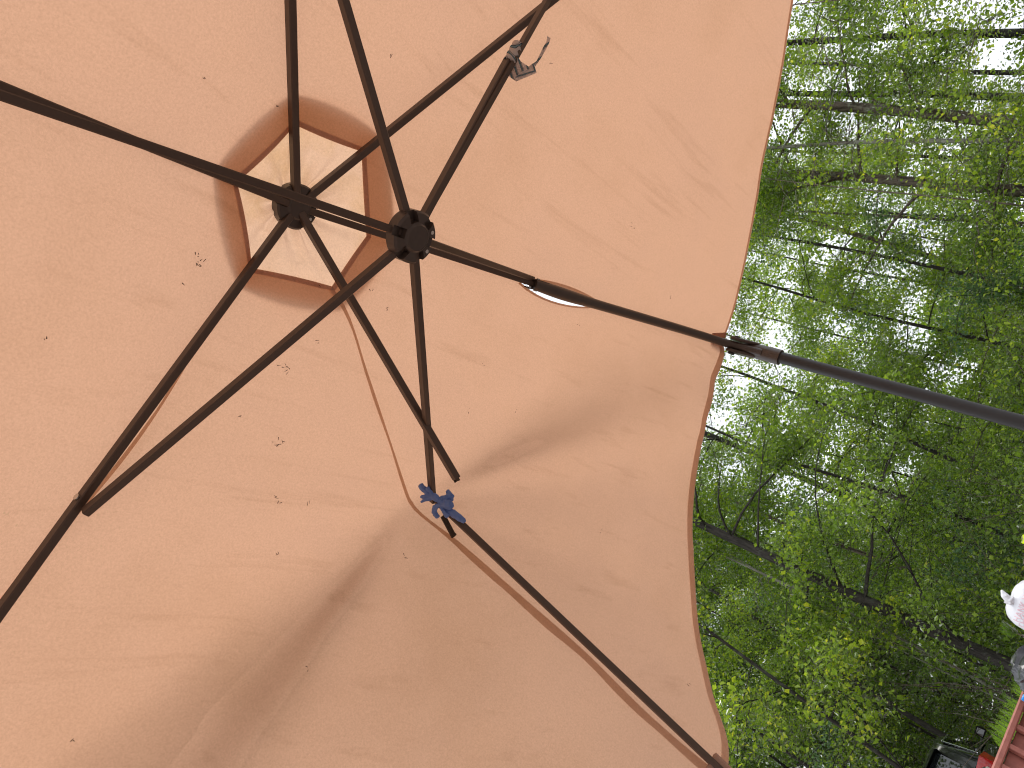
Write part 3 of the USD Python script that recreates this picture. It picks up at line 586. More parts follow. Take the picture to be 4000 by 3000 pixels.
rv = [A - fy * .4 - fx * .4 + e, B - fy * .4 + fx * .4 + e, mid1 + e + rf, mid0 + e + rf, D_ + fy * .4 - fx * .4 + e, C_ + fy * .4 + fx * .4 + e]
rv = np.array(rv + [q - V3(0, 0, .18) for q in rv])
obj('roof', trimesh.convex.convex_hull(rv), M['shingle'], gh)
for t in (-2.2, 2.4):
    p = c + fx * t - fy * 0.05 + V3(0, 0, 3.6)
    w = obj('window', bar(p - V3(0, 0, .65), p + V3(0, 0, .65), 0.95, 0.08, fy), M['white_trim'], gh); obj('pane', bar(p - V3(0, 0, .56) - fy * .03, p + V3(0, 0, .56) - fy * .03, 0.8, 0.05, fy), M['pane'], w)
E0 = far(3096, 2981, 21); tow = unit(E0 * V3(1, 1, 0)); rt = V3(tow[1], -tow[0], 0)
bh = thing('beige_house', 'beige house gable with pale roof edge at the bottom of the wood', 'house')
EB = E0 * V3(1, 1, 0); W2 = 3.4; zt = E0[2] - .12
cen = EB - rt * W2 - rt * .25
A, B, C_, D_, fy = house_box(bh, cen, rt, 2 * W2, 8.0, zt, M['beige_siding'], 22)
ap = cen + V3(0, 0, zt + W2 * 0.95)
obj('gable', trimesh.convex.convex_hull(np.array([A + V3(0, 0, zt), B + V3(0, 0, zt), ap, A + V3(0, 0, zt) + fy * .1, B + V3(0, 0, zt) + fy * .1, ap + fy * .1])), M['beige_siding'], bh)
for q, sgn in ((B, 1), (A, -1)):
    e0 = q + V3(0, 0, zt) + rt * sgn * .25 - V3(0, 0, .22); a0 = ap + V3(0, 0, .03)
    obj('roof_slope', trimesh.convex.convex_hull(np.array([p + o_ + f_ for p in (e0, a0) for o_ in (V3(0, 0, 0), V3(0, 0, .16)) for f_ in (-fy * .3, fy * 8.2)])), M['shingle'], bh)
    obj('fascia', trimesh.convex.convex_hull(np.array([p + o_ + f_ for p in (e0, a0) for o_ in (V3(0, 0, -.03), V3(0, 0, .17)) for f_ in (-fy * .34, -fy * .302)])), M['white_trim'], bh)

# ------------------------------------------------------------------ black car
M['carpaint'] = usdkit.material(stage, L + 'black_car_paint', {'p': ('principled_bsdf', {'base_color': (0.004, 0.0045, 0.0045), 'roughness': 0.3, 'coat_weight': 0.7, 'coat_roughness': 0.03})}, [], surface='p.BSDF')
M['carglass'] = usdkit.material(stage, L + 'dark_car_glass', {'p': ('principled_bsdf', {'base_color': (0.008, 0.010, 0.011), 'roughness': 0.03, 'ior': 1.6, 'coat_weight': 1.0, 'coat_roughness': 0.02})}, [], surface='p.BSDF')
M['red'] = usdkit.material(stage, L + 'red_lens', {'p': ('principled_bsdf', {'base_color': (0.80, 0.012, 0.012), 'roughness': 0.2, 'coat_weight': 1.0})}, [], surface='p.BSDF')
M['lens'] = usdkit.material(stage, L + 'clear_lens', {'p': ('principled_bsdf', {'base_color': (0.75, 0.66, 0.58), 'roughness': 0.15, 'coat_weight': 1.0})}, [], surface='p.BSDF')
M['chrome'] = simple('bright_trim', (0.75, 0.77, 0.80), 0.12, 1.0, 0.05)
M['tyre'] = simple('tyre_rubber', (0.02, 0.02, 0.02), 0.8, 0, 0.2)
TL = far(3838, 2966, 14.6)                                            # right tail light
tow = unit(TL * V3(1, 1, 0)); ang = math.atan2(tow[1], tow[0]) - math.radians(4.8)
cx = V3(math.cos(ang), math.sin(ang), 0); cy = V3(-cx[1], cx[0], 0)     # forward, left
car0 = TL * V3(1, 1, 0) + cy * 0.86                                    # rear centre on the ground
car = thing('parked_car', 'black sport utility car parked beyond the red railing, seen from behind', 'car')
Z0 = TL[2] - 1.02
def cp(x, y, z): return car0 + cx * x + cy * y + V3(0, 0, z + Z0)
def loft(st):                          # stations: (x, [(half width, z) ...]) mirrored
    rows = [np.array([cp(x, -w, z) for w, z in sec] + [cp(x, w, z) for w, z in sec[::-1]]) for x, sec in st]
    n = len(rows[0]); v = np.vstack(rows); f = []
    for i in range(len(rows) - 1):
        for j in range(n):
            k = (j + 1) % n; f += [[i * n + j, i * n + k, (i + 1) * n + k], [i * n + j, (i + 1) * n + k, (i + 1) * n + j]]
    for j in range(1, n - 1): f += [[0, j + 1, j], [(len(rows) - 1) * n, (len(rows) - 1) * n + j, (len(rows) - 1) * n + j + 1]]
    t = trimesh.Trimesh(v, f, process=False); trimesh.repair.fix_normals(t); return t
def body_sec(w, zb, zt): return [(w * .86, zb), (w * .97, zb + .12), (w, zb + .35), (w * .995, zt - .22), (w * .95, zt - .06), (w * .86, zt)]
obj('body', loft([(0.0, body_sec(.80, .42, 1.02)), (0.06, body_sec(.88, .36, 1.06)), (0.35, body_sec(.93, .30, 1.10)), (1.2, body_sec(.945, .28, 1.10)), (3.2, body_sec(.945, .28, 1.07)), (3.9, body_sec(.93, .28, 1.04)), (4.5, body_sec(.86, .30, .94)), (4.72, body_sec(.70, .36, .80))]), M['carpaint'], car, smooth=40)
def cab(w0, w1, z0, z1): return [(w0, z0), (w0 * .99, z0 + .02), (w1 * 1.03, z1 - .14), (w1, z1 - .06), (w1 * .93, z1 - .015), (w1 * .6, z1)]
obj('cabin', loft([(0.10, cab(.86, .80, 1.03, 1.12)), (0.22, cab(.88, .72, 1.05, 1.55)), (0.42, cab(.885, .69, 1.06, 1.70)), (1.5, cab(.89, .70, 1.08, 1.745)), (2.5, cab(.89, .68, 1.06, 1.70)), (3.0, cab(.885, .66, 1.05, 1.45)), (3.5, cab(.87, .80, 1.02, 1.13))]), M['carpaint'], car, smooth=40)
def quad(pts, mat, name, parent=car, th=0.012, n=None):
    p = np.array(pts); nn = unit(np.cross(p[1] - p[0], p[2] - p[0])) if n is None else n
    return obj(name, trimesh.convex.convex_hull(np.vstack([p + nn * th, p - nn * th])), mat, parent)
rw = quad([cp(.045, .62, 1.12), cp(.045, -.62, 1.12), cp(.215, -.56, 1.60), cp(.215, .56, 1.60)], M['carglass'], 'rear_window')
obj('spoiler', trimesh.convex.convex_hull(np.array([cp(x, y, z) for x, z in ((.05, 1.64), (.07, 1.67), (.5, 1.70), (.45, 1.60)) for y in (-.60, .60)])), M['carpaint'], car)
obj('wiper', bar(cp(.03, .05, 1.14), cp(.06, -.38, 1.20), .015, .02), M['tyre'], rw)
for sg in (-1, 1):
    yy = lambda z: sg * (.885 - (z - 1.06) * .29 + .004)
    for x0, x1, x0t, x1t in ((.42, 1.18, .55, 1.18), (1.26, 2.18, 1.26, 2.10), (2.26, 3.15, 2.18, 2.62)):
        quad([cp(x0, yy(1.13), 1.13), cp(x1, yy(1.12), 1.12), cp(x1t, yy(1.60), 1.60), cp(x0t, yy(1.58), 1.58)], M['carglass'], 'side_window')
    obj('window_trim', join(*[bar(cp(a, yy(z) + sg * .006, z), cp(b, yy(z2) + sg * .006, z2), .012, .022) for a, z, b, z2 in ((.42, 1.115, 3.2, 1.10), (.40, 1.12, .55, 1.60), (.55, 1.60, 2.62, 1.62))]), M['chrome'], car)
    tl = obj('tail_light', trimesh.convex.convex_hull(np.array([cp(x, sg * y, z) for x, y, z in ((-.01, .60, 1.04), (-.01, .56, .86), (.02, .84, .70), (.03, .885, 1.08), (.34, .955, 1.04), (.32, .96, .82), (.06, .925, .72), (.0, .80, .72))])), M['red'], car, smooth=30)
    obj('reversing_lens', trimesh.convex.convex_hull(np.array([cp(x, sg * y, z) for x in (-.022, .0) for y, z in ((.62, .98), (.62, .88), (.80, .84), (.80, .94))])), M['lens'], tl)
    mr = obj('wing_mirror', trimesh.convex.convex_hull(np.array([cp(x, sg * y, z) for x, y, z in ((2.95, .97, 1.10), (2.95, 1.15, 1.10), (2.93, .98, 1.26), (2.93, 1.13, 1.27), (3.08, .99, 1.11), (3.10, 1.10, 1.12), (3.08, 1.0, 1.24), (2.95, 1.17, 1.19))])), M['carpaint'], car, smooth=40)
    obj('mirror_glass', trimesh.convex.convex_hull(np.array([cp(x, sg * y, z) for x in (2.93, 2.915) for y, z in ((.995, 1.12), (1.13, 1.13), (1.0, 1.24), (1.11, 1.25))])), M['carglass'], mr)
    obj('mirror_stalk', bar(cp(3.02, sg * .90, 1.11), cp(3.02, sg * 1.0, 1.14), .05, .03), M['carpaint'], mr)
    for x in (.95, 3.75):
        wl = obj('wheel', disc_cyl(cp(x, sg * .83, .34), cy, .34, .23, 28), M['tyre'], car, smooth=30); obj('rim', disc_cyl(cp(x, sg * .945, .34), cy, .22, .02, 20), M['chrome'], wl, smooth=30)
    obj('door_handle', bar(cp(1.4, sg * .955, .98), cp(1.6, sg * .955, .98), .02, .03), M['carpaint'], car)
obj('bumper', trimesh.convex.convex_hull(np.array([cp(x, y, z) for x, z in ((-.08, .36), (-.10, .52), (-.06, .62), (.2, .62), (.2, .34)) for y in (-.84, .84)])), M['tyre'], car)

# ------------------------------------------------------------------ red railing
M['stain'] = simple('red_deck_stain', (0.36, 0.125, 0.095), 0.6, 0, 0.16, 22.0, 0.002)
RA, RB = far(3991, 2690, 5.75), far(3880, 3000, 5.35); rz = (RA[2] + RB[2]) / 2; RA[2] = RB[2] = rz
dr = unit(RA - RB); R0, R1 = RB - dr * 1.1, RA + dr * 1.3
out = unit(np.cross(dr, V3(0, 0, 1))); out = out if out @ RA > 0 else -out
rail = thing('deck_railing', 'red stained wooden railing with square balusters at the lower right corner', 'railing')
obj('top_rail', bar(R0 - V3(0, 0, .019) + out * .02, R1 - V3(0, 0, .019) + out * .02, .09, .038, (0, 0, 1), 0.2), M['stain'], rail)
obj('fascia_board', bar(R0 - V3(0, 0, .115) + out * .05, R1 - V3(0, 0, .115) + out * .05, .038, .14, (0, 0, 1), .06), M['stain'], rail)
obj('bottom_rail', bar(R0 + V3(0, 0, .12 - rz), R1 + V3(0, 0, .12 - rz), .038, .089, (0, 0, 1)), M['stain'], rail)
b1 = far(3968, 2833, 5.55); t0 = (b1 - R0) @ dr; sp = 0.158
for i in range(-12, 14):
    t = t0 + sp * i
    if 0.02 < t < np.linalg.norm(R1 - R0) - .02:
        p = R0 + dr * t; p[2] = rz - .039
        obj('baluster', bar(p, p * V3(1, 1, 0) + V3(0, 0, .165), .034, .034, dr), M['stain'], rail)
for p in (R0, R1): obj('post', bar(p * V3(1, 1, 0) - V3(0, 0, .05) + out * .09, p * V3(1, 1, 0) + V3(0, 0, rz - .04) + out * .09, .089, .089, dr), M['stain'], rail)

# ------------------------------------------------------------------ bags on the bins, blue cap, plants
M['white_plastic'] = usdkit.material(stage, L + 'white_bag_plastic', {'d': ('principled_bsdf', {'base_color': (0.84, 0.83, 0.86), 'roughness': 0.35}), 't': ('translucent_bsdf', {'color': (0.8, 0.8, 0.82)}), 'm': ('mix_closure', {'fac': 0.25})}, [('d.BSDF', 'm.closure1'), ('t.BSDF', 'm.closure2')], surface='m.closure')
M['black_plastic'] = usdkit.material(stage, L + 'black_bag_plastic', {'p': ('principled_bsdf', {'base_color': (0.012, 0.012, 0.014), 'roughness': 0.30, 'coat_weight': 0.4, 'coat_roughness': 0.15})}, [], surface='p.BSDF')
M['bin'] = simple('grey_bin_plastic', (0.06, 0.065, 0.07), 0.5)
M['print_pink'] = simple('faded_pink_print', (0.78, 0.50, 0.54), 0.5)
from manifold3d import Manifold
def ball(c, r): return Manifold.sphere(r, 20).translate(list(map(float, c)))
def chain(nodes):                       # hulls of successive spheres
    out_ = [Manifold.batch_hull([ball(*nodes[i]), ball(*nodes[i + 1])]) for i in range(len(nodes) - 1)]
    return out_[0] if len(out_) == 1 else Manifold.batch_boolean(out_, manifold3d.OpType.Add)
def soften(man, length, amp, freq, seed, it=12):
    mm = man.refine_to_length(length).to_mesh(); t = trimesh.Trimesh(mm.vert_properties[:, :3], mm.tri_verts)
    trimesh.smoothing.filter_taubin(t, iterations=it)
    if amp: t.vertices += t.vertex_normals * (amp * (meshkit.fbm(t.vertices * freq, 3, seed) - .5) * 2)[:, None]
    return t
DB = 5.45
def bagpt(px, py, d=0.0): return far(px, py, DB + d)
k = 0.00162                                                             # metres per pixel there
# the bags are stuffed round things of real depth, so the spheres are centred behind the outline
wb = thing('plastic_shopping_bag', 'knotted white plastic shopping bag with faded red lettering on the right edge', 'bag', bagpt(4060, 2380) * V3(1, 1, 0))
loc = bagpt(4060, 2380) * V3(1, 1, 0)
body = Manifold.batch_boolean([ball(bagpt(4052, 2352, .16), 86 * k), Manifold.batch_hull([ball(bagpt(4022, 2388, .16), 76 * k), ball(bagpt(4070, 2410, .18), 84 * k), ball(bagpt(4040, 2330, .18), 66 * k), ball(bagpt(4150, 2370, .2), 110 * k)]), Manifold.batch_hull([ball(bagpt(3975, 2352, .10), 12 * k), ball(bagpt(4020, 2360, .12), 60 * k)])], manifold3d.OpType.Add)
bt = soften(body, 0.018, 0.010, 11.0, 3)
obj('bag', bt, M['white_plastic'], wb, smooth=True, loc=loc)
ear = Manifold.batch_boolean([Manifold.batch_hull([ball(bagpt(3914, 2308, .06), 4 * k), ball(bagpt(3927, 2330, .06), 14 * k), ball(bagpt(3945, 2348, .07), 15 * k), ball(bagpt(3962, 2354, .1), 12 * k)]), chain([(bagpt(3945, 2346, .05), 7 * k), (bagpt(3957, 2335, .05), 4.5 * k)]), chain([(bagpt(3945, 2358, .05), 6 * k), (bagpt(3926, 2353, .05), 4 * k)])], manifold3d.OpType.Add)
obj('tied_handle', soften(ear, 0.006, 0.004, 40.0, 5, 6), M['white_plastic'], wb, smooth=True, loc=loc)
def wrap_text(text, p, right, upv, height, mat, parent, surf, loc):      # letters laid on the bag's skin
    t = meshkit.text_mesh(text, height, 0.0008); v = t.vertices; nn = np.cross(right, upv)
    o0 = p + v[:, :1] * right + v[:, 1:2] * upv
    loc_, ri, _ = surf.ray.intersects_location(o0 + nn * 0.3, np.repeat(-nn[None], len(v), 0), multiple_hits=False)
    out_ = o0.copy(); hit = np.zeros(len(v), bool); out_[ri] = loc_; hit[ri] = True
    fk = hit[t.faces].all(1); out_ = out_ + nn * (0.0025 + v[:, 2:3])
    if fk.any(): obj('lettering', (out_, t.faces[fk]), mat, parent, loc=loc)
look = unit(bagpt(4030, 2390) - EYE); rt_ = unit(np.cross(look, V3(0, 0, 1))); up_ = np.cross(rt_, look)
wrap_text('THANK YOU', bagpt(3972, 2452), rt_, up_, 0.034, M['print_pink'], wb, bt, loc)
wrap_text('THANK YOU', bagpt(3998, 2462), rt_, up_, 0.034, M['print_pink'], wb, bt, loc)
bb = thing('rubbish_bag', 'shiny black rubbish bag beside the end of the red railing', 'bag', bagpt(4060, 2620) * V3(1, 1, 0)); loc = bagpt(4060, 2620) * V3(1, 1, 0)
hull = np.array([bagpt(*q) for q in ((3943, 2584, .02), (3960, 2566, .12), (3994, 2541, .10), (4001, 2515, .12), (4060, 2490, .2), (3957, 2626, .03), (3974, 2670, .05), (3999, 2702, .06), (4040, 2730, .1), (4110, 2700, .1), (4120, 2560, .2), (3985, 2600, -.06), (4020, 2640, -.10), (4060, 2600, -.1), (3965, 2600, .2), (4000, 2640, .3), (4090, 2620, .34))])
ht = trimesh.convex.convex_hull(hull)
v, f = trimesh.remesh.subdivide_to_size(ht.vertices, ht.faces, 0.022); ht = trimesh.Trimesh(v, f); ht.merge_vertices()
cr = meshkit.fbm(ht.vertices * V3(7, 7, 15), 2, 4); ht.vertices += ht.vertex_normals * (0.040 * (np.abs(cr - .5) * 2 - .25) * -1)[:, None]
obj('bag', ht, M['black_plastic'], bb, smooth=14, loc=loc)
for nm, (bx, by) in (('bin', (4075, 2390)), ('bin', (4075, 2625))):
    q = bagpt(bx, by, .22); r = .20
    bn = thing('rubbish_bin', 'grey bin under the ' + ('white shopping bag' if by < 2500 else 'black rubbish bag'), 'bin', q * V3(1, 1, 0))
    top = q[2] - .12
    obj('bucket', tube([V3(0, 0, 0), V3(0, 0, top - .03), V3(0, 0, top)], [r * .8, r, r * 1.05], 28), M['bin'], bn, smooth=30); obj('handle', tube([V3(r * 1.02, -.08, top - .1), V3(r * 1.15, 0, top - .1), V3(r * 1.02, .08, top - .1)], .01, 6), M['bin'], bn, smooth=30)
q = far(4004, 2727, 5.35); led = q - V3(0, 0, .19)
obj('ledge', bar(led - dr * .25 + out * .03 - V3(0, 0, .0105), led + dr * .25 + out * .03 - V3(0, 0, .0105), .11, .019, (0, 0, 1)), M['stain'], rail)
bc = thing('bottle', 'small clear bottle with a bright blue cap by the railing end', 'bottle', q - V3(0, 0, .19))
M['blue'] = simple('bright_blue_plastic', (0.02, 0.27, 0.70), 0.3, 0, 0.05); M['clear'] = simple('clear_plastic', (0.55, 0.6, 0.62), 0.15)
obj('cap', tube([V3(0, 0, .168), V3(0, 0, .172), V3(0, 0, .200), V3(0, 0, .204)], [.019, .021, .021, .016], 24), M['blue'], bc, smooth=35)
obj('bottle_body', tube([V3(0, 0, 0), V3(0, 0, .004), V3(0, 0, .11), V3(0, 0, .145), V3(0, 0, .169)], [.030, .034, .034, .018, .017], 24), M['clear'], bc, smooth=35)

M['fern'] = leafmat('fern_frond', [(0.0, (0.045, 0.085, 0.014)), (1.0, (0.13, 0.20, 0.03))], (1.3, 1.4, .8))
def frond(tip, base, seed, pairs=15, wmax=0.30):
    trng = np.random.default_rng(seed); L_ = np.linalg.norm(tip - base); t = np.linspace(0, 1, pairs + 2)[:, None]
    mid = (tip + base) / 2 + V3(0, 0, .06 * L_); pts = (1 - t) ** 2 * base + 2 * t * (1 - t) * mid + t ** 2 * tip
    ax = unit(tip - base); sd = unit(np.cross(ax, unit(EYE - base) + trng.normal(0, .25, 3))); V, Fc = [], []
    rc = tube(pts, np.linspace(.004, .0012, len(pts)), 4, False)
    for i in range(1, pairs + 1):
        u = i / (pairs + 1); ln = L_ * wmax * (1 - u) ** .75 * min(1, .5 + u * 3) * trng.uniform(.85, 1.1)
        for sg in (1, -1):
            dd = unit(sd * sg + ax * 0.75 + trng.normal(0, .08, 3)); w = unit(np.cross(dd, np.cross(ax, sd))) * ln * .13
            k0 = len(V); V += [pts[i], pts[i] + dd * ln * .45 + w, pts[i] + dd * ln, pts[i] + dd * ln * .45 - w]; Fc += [[k0, k0 + 1, k0 + 2], [k0, k0 + 2, k0 + 3]]
    return join(rc, trimesh.Trimesh(np.array(V), np.array(Fc), process=False))
fb = far(4075, 2800, 6.9); fg = fb * V3(1, 1, 0)
fp = thing('fern', 'bright green ferny plant growing up behind the red railing', 'fern', fg)
obj('stem', tube([fg, (fg + fb) / 2 + V3(.03, 0, 0), fb], [.014, .011, .008], 8), M['bark'], fp, smooth=True, loc=fg)
for i, (tx, ty, bx, by, dd) in enumerate([(3950, 2650, 4045, 2735, 6.6), (3941, 2683, 4030, 2740, 6.8), (3944, 2668, 4040, 2730, 7.0), (3918, 2713, 4025, 2790, 6.7), (3905, 2740, 4020, 2800, 7.0), (3893, 2762, 4000, 2830, 6.8), (3884, 2788, 3985, 2850, 7.1), (3876, 2806, 3975, 2870, 6.7), (3868, 2832, 3960, 2890, 7.0), (3850, 2822, 3950, 2870, 7.2), (3858, 2850, 3950, 2910, 6.9), (3905, 2775, 4010, 2820, 7.3), (3925, 2735, 4030, 2770, 7.2), (3890, 2820, 3990, 2870, 7.2), (3870, 2868, 3940, 2930, 7.0), (3895, 2845, 3980, 2890, 6.8)]):
    fm = frond(far(tx, ty, dd), far(bx, by, dd + .1), 300 + i)
    obj('frond', fm, M['fern'], fp, loc=fg, tone=np.clip(np.full(len(fm.vertices), .35 + .4 * ((i * 37) % 10) / 10), 0, 1))
fg2 = far(3960, 2470, 8.6) * V3(1, 1, 0)
fp2 = thing('fern', 'small fern in shade behind the white shopping bag', 'fern', fg2)
for i, (tx, ty) in enumerate([(3893, 2455), (3900, 2430), (3912, 2420), (3905, 2470)]):
    fm = frond(far(tx, ty, 8.5), far(3975, 2475, 8.7), 360 + i); obj('frond', fm, M['fern'], fp2, loc=fg2, tone=np.full(len(fm.vertices), .25))
obj('stem', tube([fg2, far(3975, 2475, 8.7)], [.012, .006], 6), M['bark'], fp2, smooth=True, loc=fg2)
# a nearby plant of which one leaf reaches into the picture
pg = far(4080, 2105, 3.0) * V3(1, 1, 0); pl = thing('potted_plant', 'bright yellow-green leaf tip of a plant at the right edge', 'plant', pg)
M['lime'] = leafmat('lime_leaf', [(0.0, (.20, .34, .02)), (1.0, (.34, .42, .02))], (1.3, 1.3, .8))
tipz = far(4080, 2120, 3.0)
obj('pot', tube([pg, pg + V3(0, 0, .25), pg + V3(0, 0, .27)], [.10, .14, .15], 24), M['bin'], pl, smooth=30, loc=pg)
obj('stem', tube([pg + V3(0, 0, .2), pg + V3(.01, .01, .6), tipz], [.008, .006, .004], 8), M['bark'], pl, smooth=True, loc=pg)
def blade(tip, base, w, n):
    t = np.linspace(0, 1, 9)[:, None]; c = base + (tip - base) * t + V3(0, 0, .02) * 4 * t * (1 - t); sd = unit(np.cross(tip - base, n)); ww = w * np.sin(np.pi * np.clip(t, 0, 1) ** .8) ** .8 + 1e-4
    return (np.stack([c - sd * ww, c + UAX * -.004, c + sd * ww], 1).reshape(-1, 3), grid_faces(9, 3))
for i, (tp, bs) in enumerate([(far(3992, 2113, 2.95), far(4062, 2118, 3.0)), (tipz + V3(.1, .1, .02), tipz), (tipz + V3(.05, -.14, -.03), tipz - V3(0, 0, .05)), (tipz + V3(-.1, .02, -.1), tipz - V3(0, 0, .15))]):
    b_ = blade(tp, bs, .017 if i == 0 else .03, V3(.3, .1, 1) if i else RIGHT * .4 + FWD); obj('leaf', b_, M['lime'], pl, smooth=True, loc=pg, tone=np.full(27, .7))

# ------------------------------------------------------------------ things tied to the umbrella
M['glove'] = usdkit.material(stage, L + 'blue_nitrile', {'tc': ('texture_coordinate', {}), 'n': ('noise_texture', {'scale': 60.0, 'detail': 5.0}), 'r': ('rgb_ramp', {'ramp': [(.3, (.15, .27, .64)), (.7, (.24, .38, .76))]}), 'b': ('bump', {'strength': 0.6, 'distance': 0.002}),
    'p': ('principled_bsdf', {'roughness': 0.5}), 't': ('translucent_bsdf', {'color': (.12, .22, .6)}), 'm': ('mix_closure', {'fac': .3})},
    [('tc.object', 'n.vector'), ('n.fac', 'r.fac'), ('r.color', 'p.base_color'), ('n.fac', 'b.height'), ('b.normal', 'p.normal'), ('p.BSDF', 'm.closure1'), ('t.BSDF', 'm.closure2')], surface='m.closure')
zg = depth(Js[1]) - 0.018
def gp(x, y, dz=0.0): return at(1500 + x / 3.687, 1750 + y / 3.687, zg + dz)
kz = zg / F / 3.687
lobes = [[(545, 560, 40, .004), (600, 625, 33, .0), (700, 690, 20, 0)], [(632, 585, 24, -.004), (705, 680, 20, -.004)], [(548, 705, 20, .004), (600, 700, 26, .002), (700, 705, 34, 0)], [(538, 770, 16, .002), (620, 735, 26, .0), (700, 710, 30, 0)],
    [(735, 705, 44, -.004), (745, 720, 42, -.004)], [(760, 735, 30, -.002), (830, 770, 34, -.002)], [(925, 632, 26, .006), (962, 690, 38, .004), (900, 715, 38, .0), (800, 735, 26, 0)], [(975, 745, 24, .004), (960, 700, 30, .004)],
    [(935, 820, 56, -.006), (900, 815, 52, -.006), (835, 825, 28, -.004)], [(870, 770, 30, -.004), (940, 790, 32, -.008)], [(800, 825, 24, -.003), (740, 850, 32, -.002), (722, 915, 30, .002), (755, 980, 28, .006)], [(775, 985, 22, .006), (740, 950, 28, .004)],
    [(825, 870, 18, -.006), (870, 930, 26, -.006), (905, 968, 32, -.004)], [(900, 890, 30, .002), (960, 920, 42, .002), (1060, 985, 46, .0), (1140, 1050, 30, .0)]]
parts_ = []
for lb in lobes:
    for i in range(len(lb) - 1):
        hs = []
        for (x, y, r, dz) in (lb[i], lb[i + 1]):
            c = gp(x, y, dz); hs += [ball(c, r * kz * 1.0)] + [ball(c + e_ * r * kz * .62, r * kz * .72) for e_ in (RIGHT, -RIGHT, DOWN, -DOWN)]
        parts_.append(Manifold.batch_hull(hs))
gm = soften(Manifold.batch_boolean(parts_, manifold3d.OpType.Add), 0.0022, 0.0024, 130.0, 6, 3)
tag(obj('rubber_glove', gm, M['glove'], smooth=True), 'blue rubber glove knotted round the broken rib and strut', 'glove')
# striped rag
M['rag'] = usdkit.material(stage, L + 'striped_cotton', {'a': ('attribute', {'attribute': 'tone'}), 'f': ('math', {'math_type': 'fraction'}),
    'r': ('rgb_ramp', {'interpolate': False, 'ramp': [(0, (.82, .76, .74)), (.46, (.10, .13, .16)), (.53, (.26, .42, .48)), (.66, (.07, .10, .14)), (.73, (.75, .70, .68)), (.81, (.16, .22, .25)), (.86, (.82, .76, .74))]}),
    'd': ('diffuse_bsdf', {}), 't': ('translucent_bsdf', {}), 'm': ('mix_closure', {'fac': .5})}, [('a.fac', 'f.value1'), ('f.value', 'r.fac'), ('r.color', 'd.color'), ('r.color', 't.color'), ('d.BSDF', 'm.closure1'), ('t.BSDF', 'm.closure2')], surface='m.closure')
zr = strut_depth(5, 1990, 210)
def rp(x, y, dz=0.0): return at(1900 + x / 4.74, 50 + y / 4.74, zr + dz)
rag = thing('striped_rag', 'striped white and teal rag strip tied round the upper right strut', 'rag')
def cloth(name, poly, dirn, period, amp, dz, seed, ph=0.0):
    from shapely.geometry import Polygon
    v2, f2 = trimesh.creation.triangulate_polygon(Polygon(poly), engine='earcut'); v3, f3 = trimesh.remesh.subdivide_to_size(np.c_[v2, np.zeros(len(v2))], f2, 22)
    h = amp * (meshkit.fbm(np.c_[v3[:, :2] / 85, np.zeros(len(v3))], 3, seed) - .5) * 2
    P0 = np.array([rp(x, y, dz + hh) for (x, y, _), hh in zip(v3, h)]); tn = (v3[:, :2] @ np.array(dirn)) / period + ph + h * 6
    obj(name, (np.vstack([P0, P0 + FWD * .0012]), np.vstack([f3, f3[:, ::-1] + len(P0)])), M['rag'], rag, smooth=True, tone=np.r_[tn, tn])
w0, w1 = at(1988, 243, strut_depth(5, 1988, 243)), at(2022, 178, strut_depth(5, 2022, 178))
wm = tube(smooth_line([w0, (w0 * 2 + w1) / 3, (w0 + w1 * 2) / 3, w1], 16), .0118 + .0012 * np.sin(np.arange(16) * 1.3), 20)
ax_ = unit(w1 - w0); obj('wrapped_turns', wm, M['rag'], rag, smooth=True, tone=((wm.vertices - w0) @ ax_) * 38 + .35 * np.sin(((wm.vertices - w0) @ RIGHT) * 160))
cloth('hanging_flap', [(520, 830), (600, 845), (640, 900), (780, 995), (860, 935), (900, 1010), (928, 1108), (550, 1268), (400, 1160), (450, 1050), (505, 940)], (.95, -.32), 112, .008, -.004, 21)
cloth('hem_fold', [(640, 1085), (820, 1040), (915, 1070), (926, 1108), (555, 1264), (520, 1215)], (.30, .95), 84, .005, -.012, 22, .25)
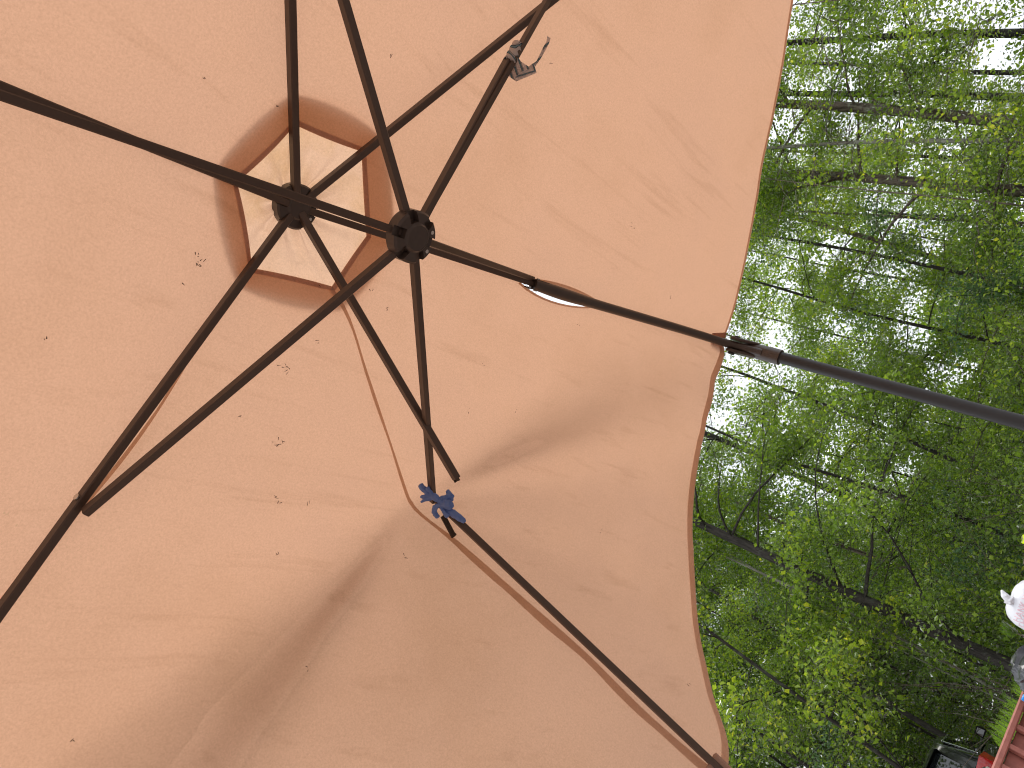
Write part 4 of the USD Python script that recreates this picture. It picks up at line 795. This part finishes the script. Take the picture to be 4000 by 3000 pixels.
cloth('twisted_tail', [(850, 950), (930, 890), (1060, 620), (1110, 540), (1130, 430), (1190, 470), (1160, 560), (1090, 700), (990, 870), (890, 1010)], (.62, .78), 120, .006, -.006, 23)
# insect remains and dirt stuck to the underside of the canopy
allP = np.concatenate([p.reshape(-1, 3) for p, _ in PAN]); q = allP - EYE; zz = q @ FWD; ok = zz > .3; allP = allP[ok]; uvp = np.c_[(q @ RIGHT)[ok] / zz[ok] * F + 2000, (q @ DOWN)[ok] / zz[ok] * F + 1500]
crumbs = []; crng = np.random.default_rng(77)
for x, y, n, r in [(432, 566, 14, 11), (424, 548, 4, 5), (620, 795, 14, 12), (600, 960, 9, 11), (608, 955, 5, 5), (603, 1080, 7, 8), (597, 1197, 5, 6), (685, 738, 4, 5), (1045, 790, 3, 4), (1115, 885, 4, 6), (1015, 885, 3, 6), (1365, 488, 5, 7), (440, 168, 3, 4), (600, 230, 4, 4), (845, 120, 2, 3), (665, 1085, 2, 3), (100, 735, 3, 8), (160, 1600, 3, 5), (664, 1443, 4, 5), (1490, 1480, 2, 4), (880, 1197, 3, 7), (1300, 1147, 3, 4), (805, 630, 4, 6), (835, 665, 2, 3), (1450, 640, 2, 3), (1190, 135, 2, 2), (1250, 700, 2, 4), (690, 620, 2, 3), (520, 900, 2, 3), (395, 615, 3, 3)]:
    for i in range(max(2, int(n * .65))):
        px, py = (x + crng.normal(0, r * .55)) * 4000 / 2212, (y + crng.normal(0, r * .7)) * 4000 / 2212
        j = np.argmin((uvp[:, 0] - px) ** 2 + (uvp[:, 1] - py) ** 2); z = float((allP[j] - EYE) @ FWD) - .004
        a = at(px, py, z); dd = unit(crng.normal(0, 1) * RIGHT + crng.normal(0, 1) * DOWN) * crng.uniform(.0012, .0042)
        crumbs.append(bar(a - dd, a + dd, crng.uniform(.0008, .0018), .0015, FWD, .3, .0005, .0008))
M['crumb'] = simple('dry_insect_bits', (0.035, 0.022, 0.012), 0.9)
obj('dirt_crumbs', join(*crumbs), M['crumb'], umb, kind='stuff')
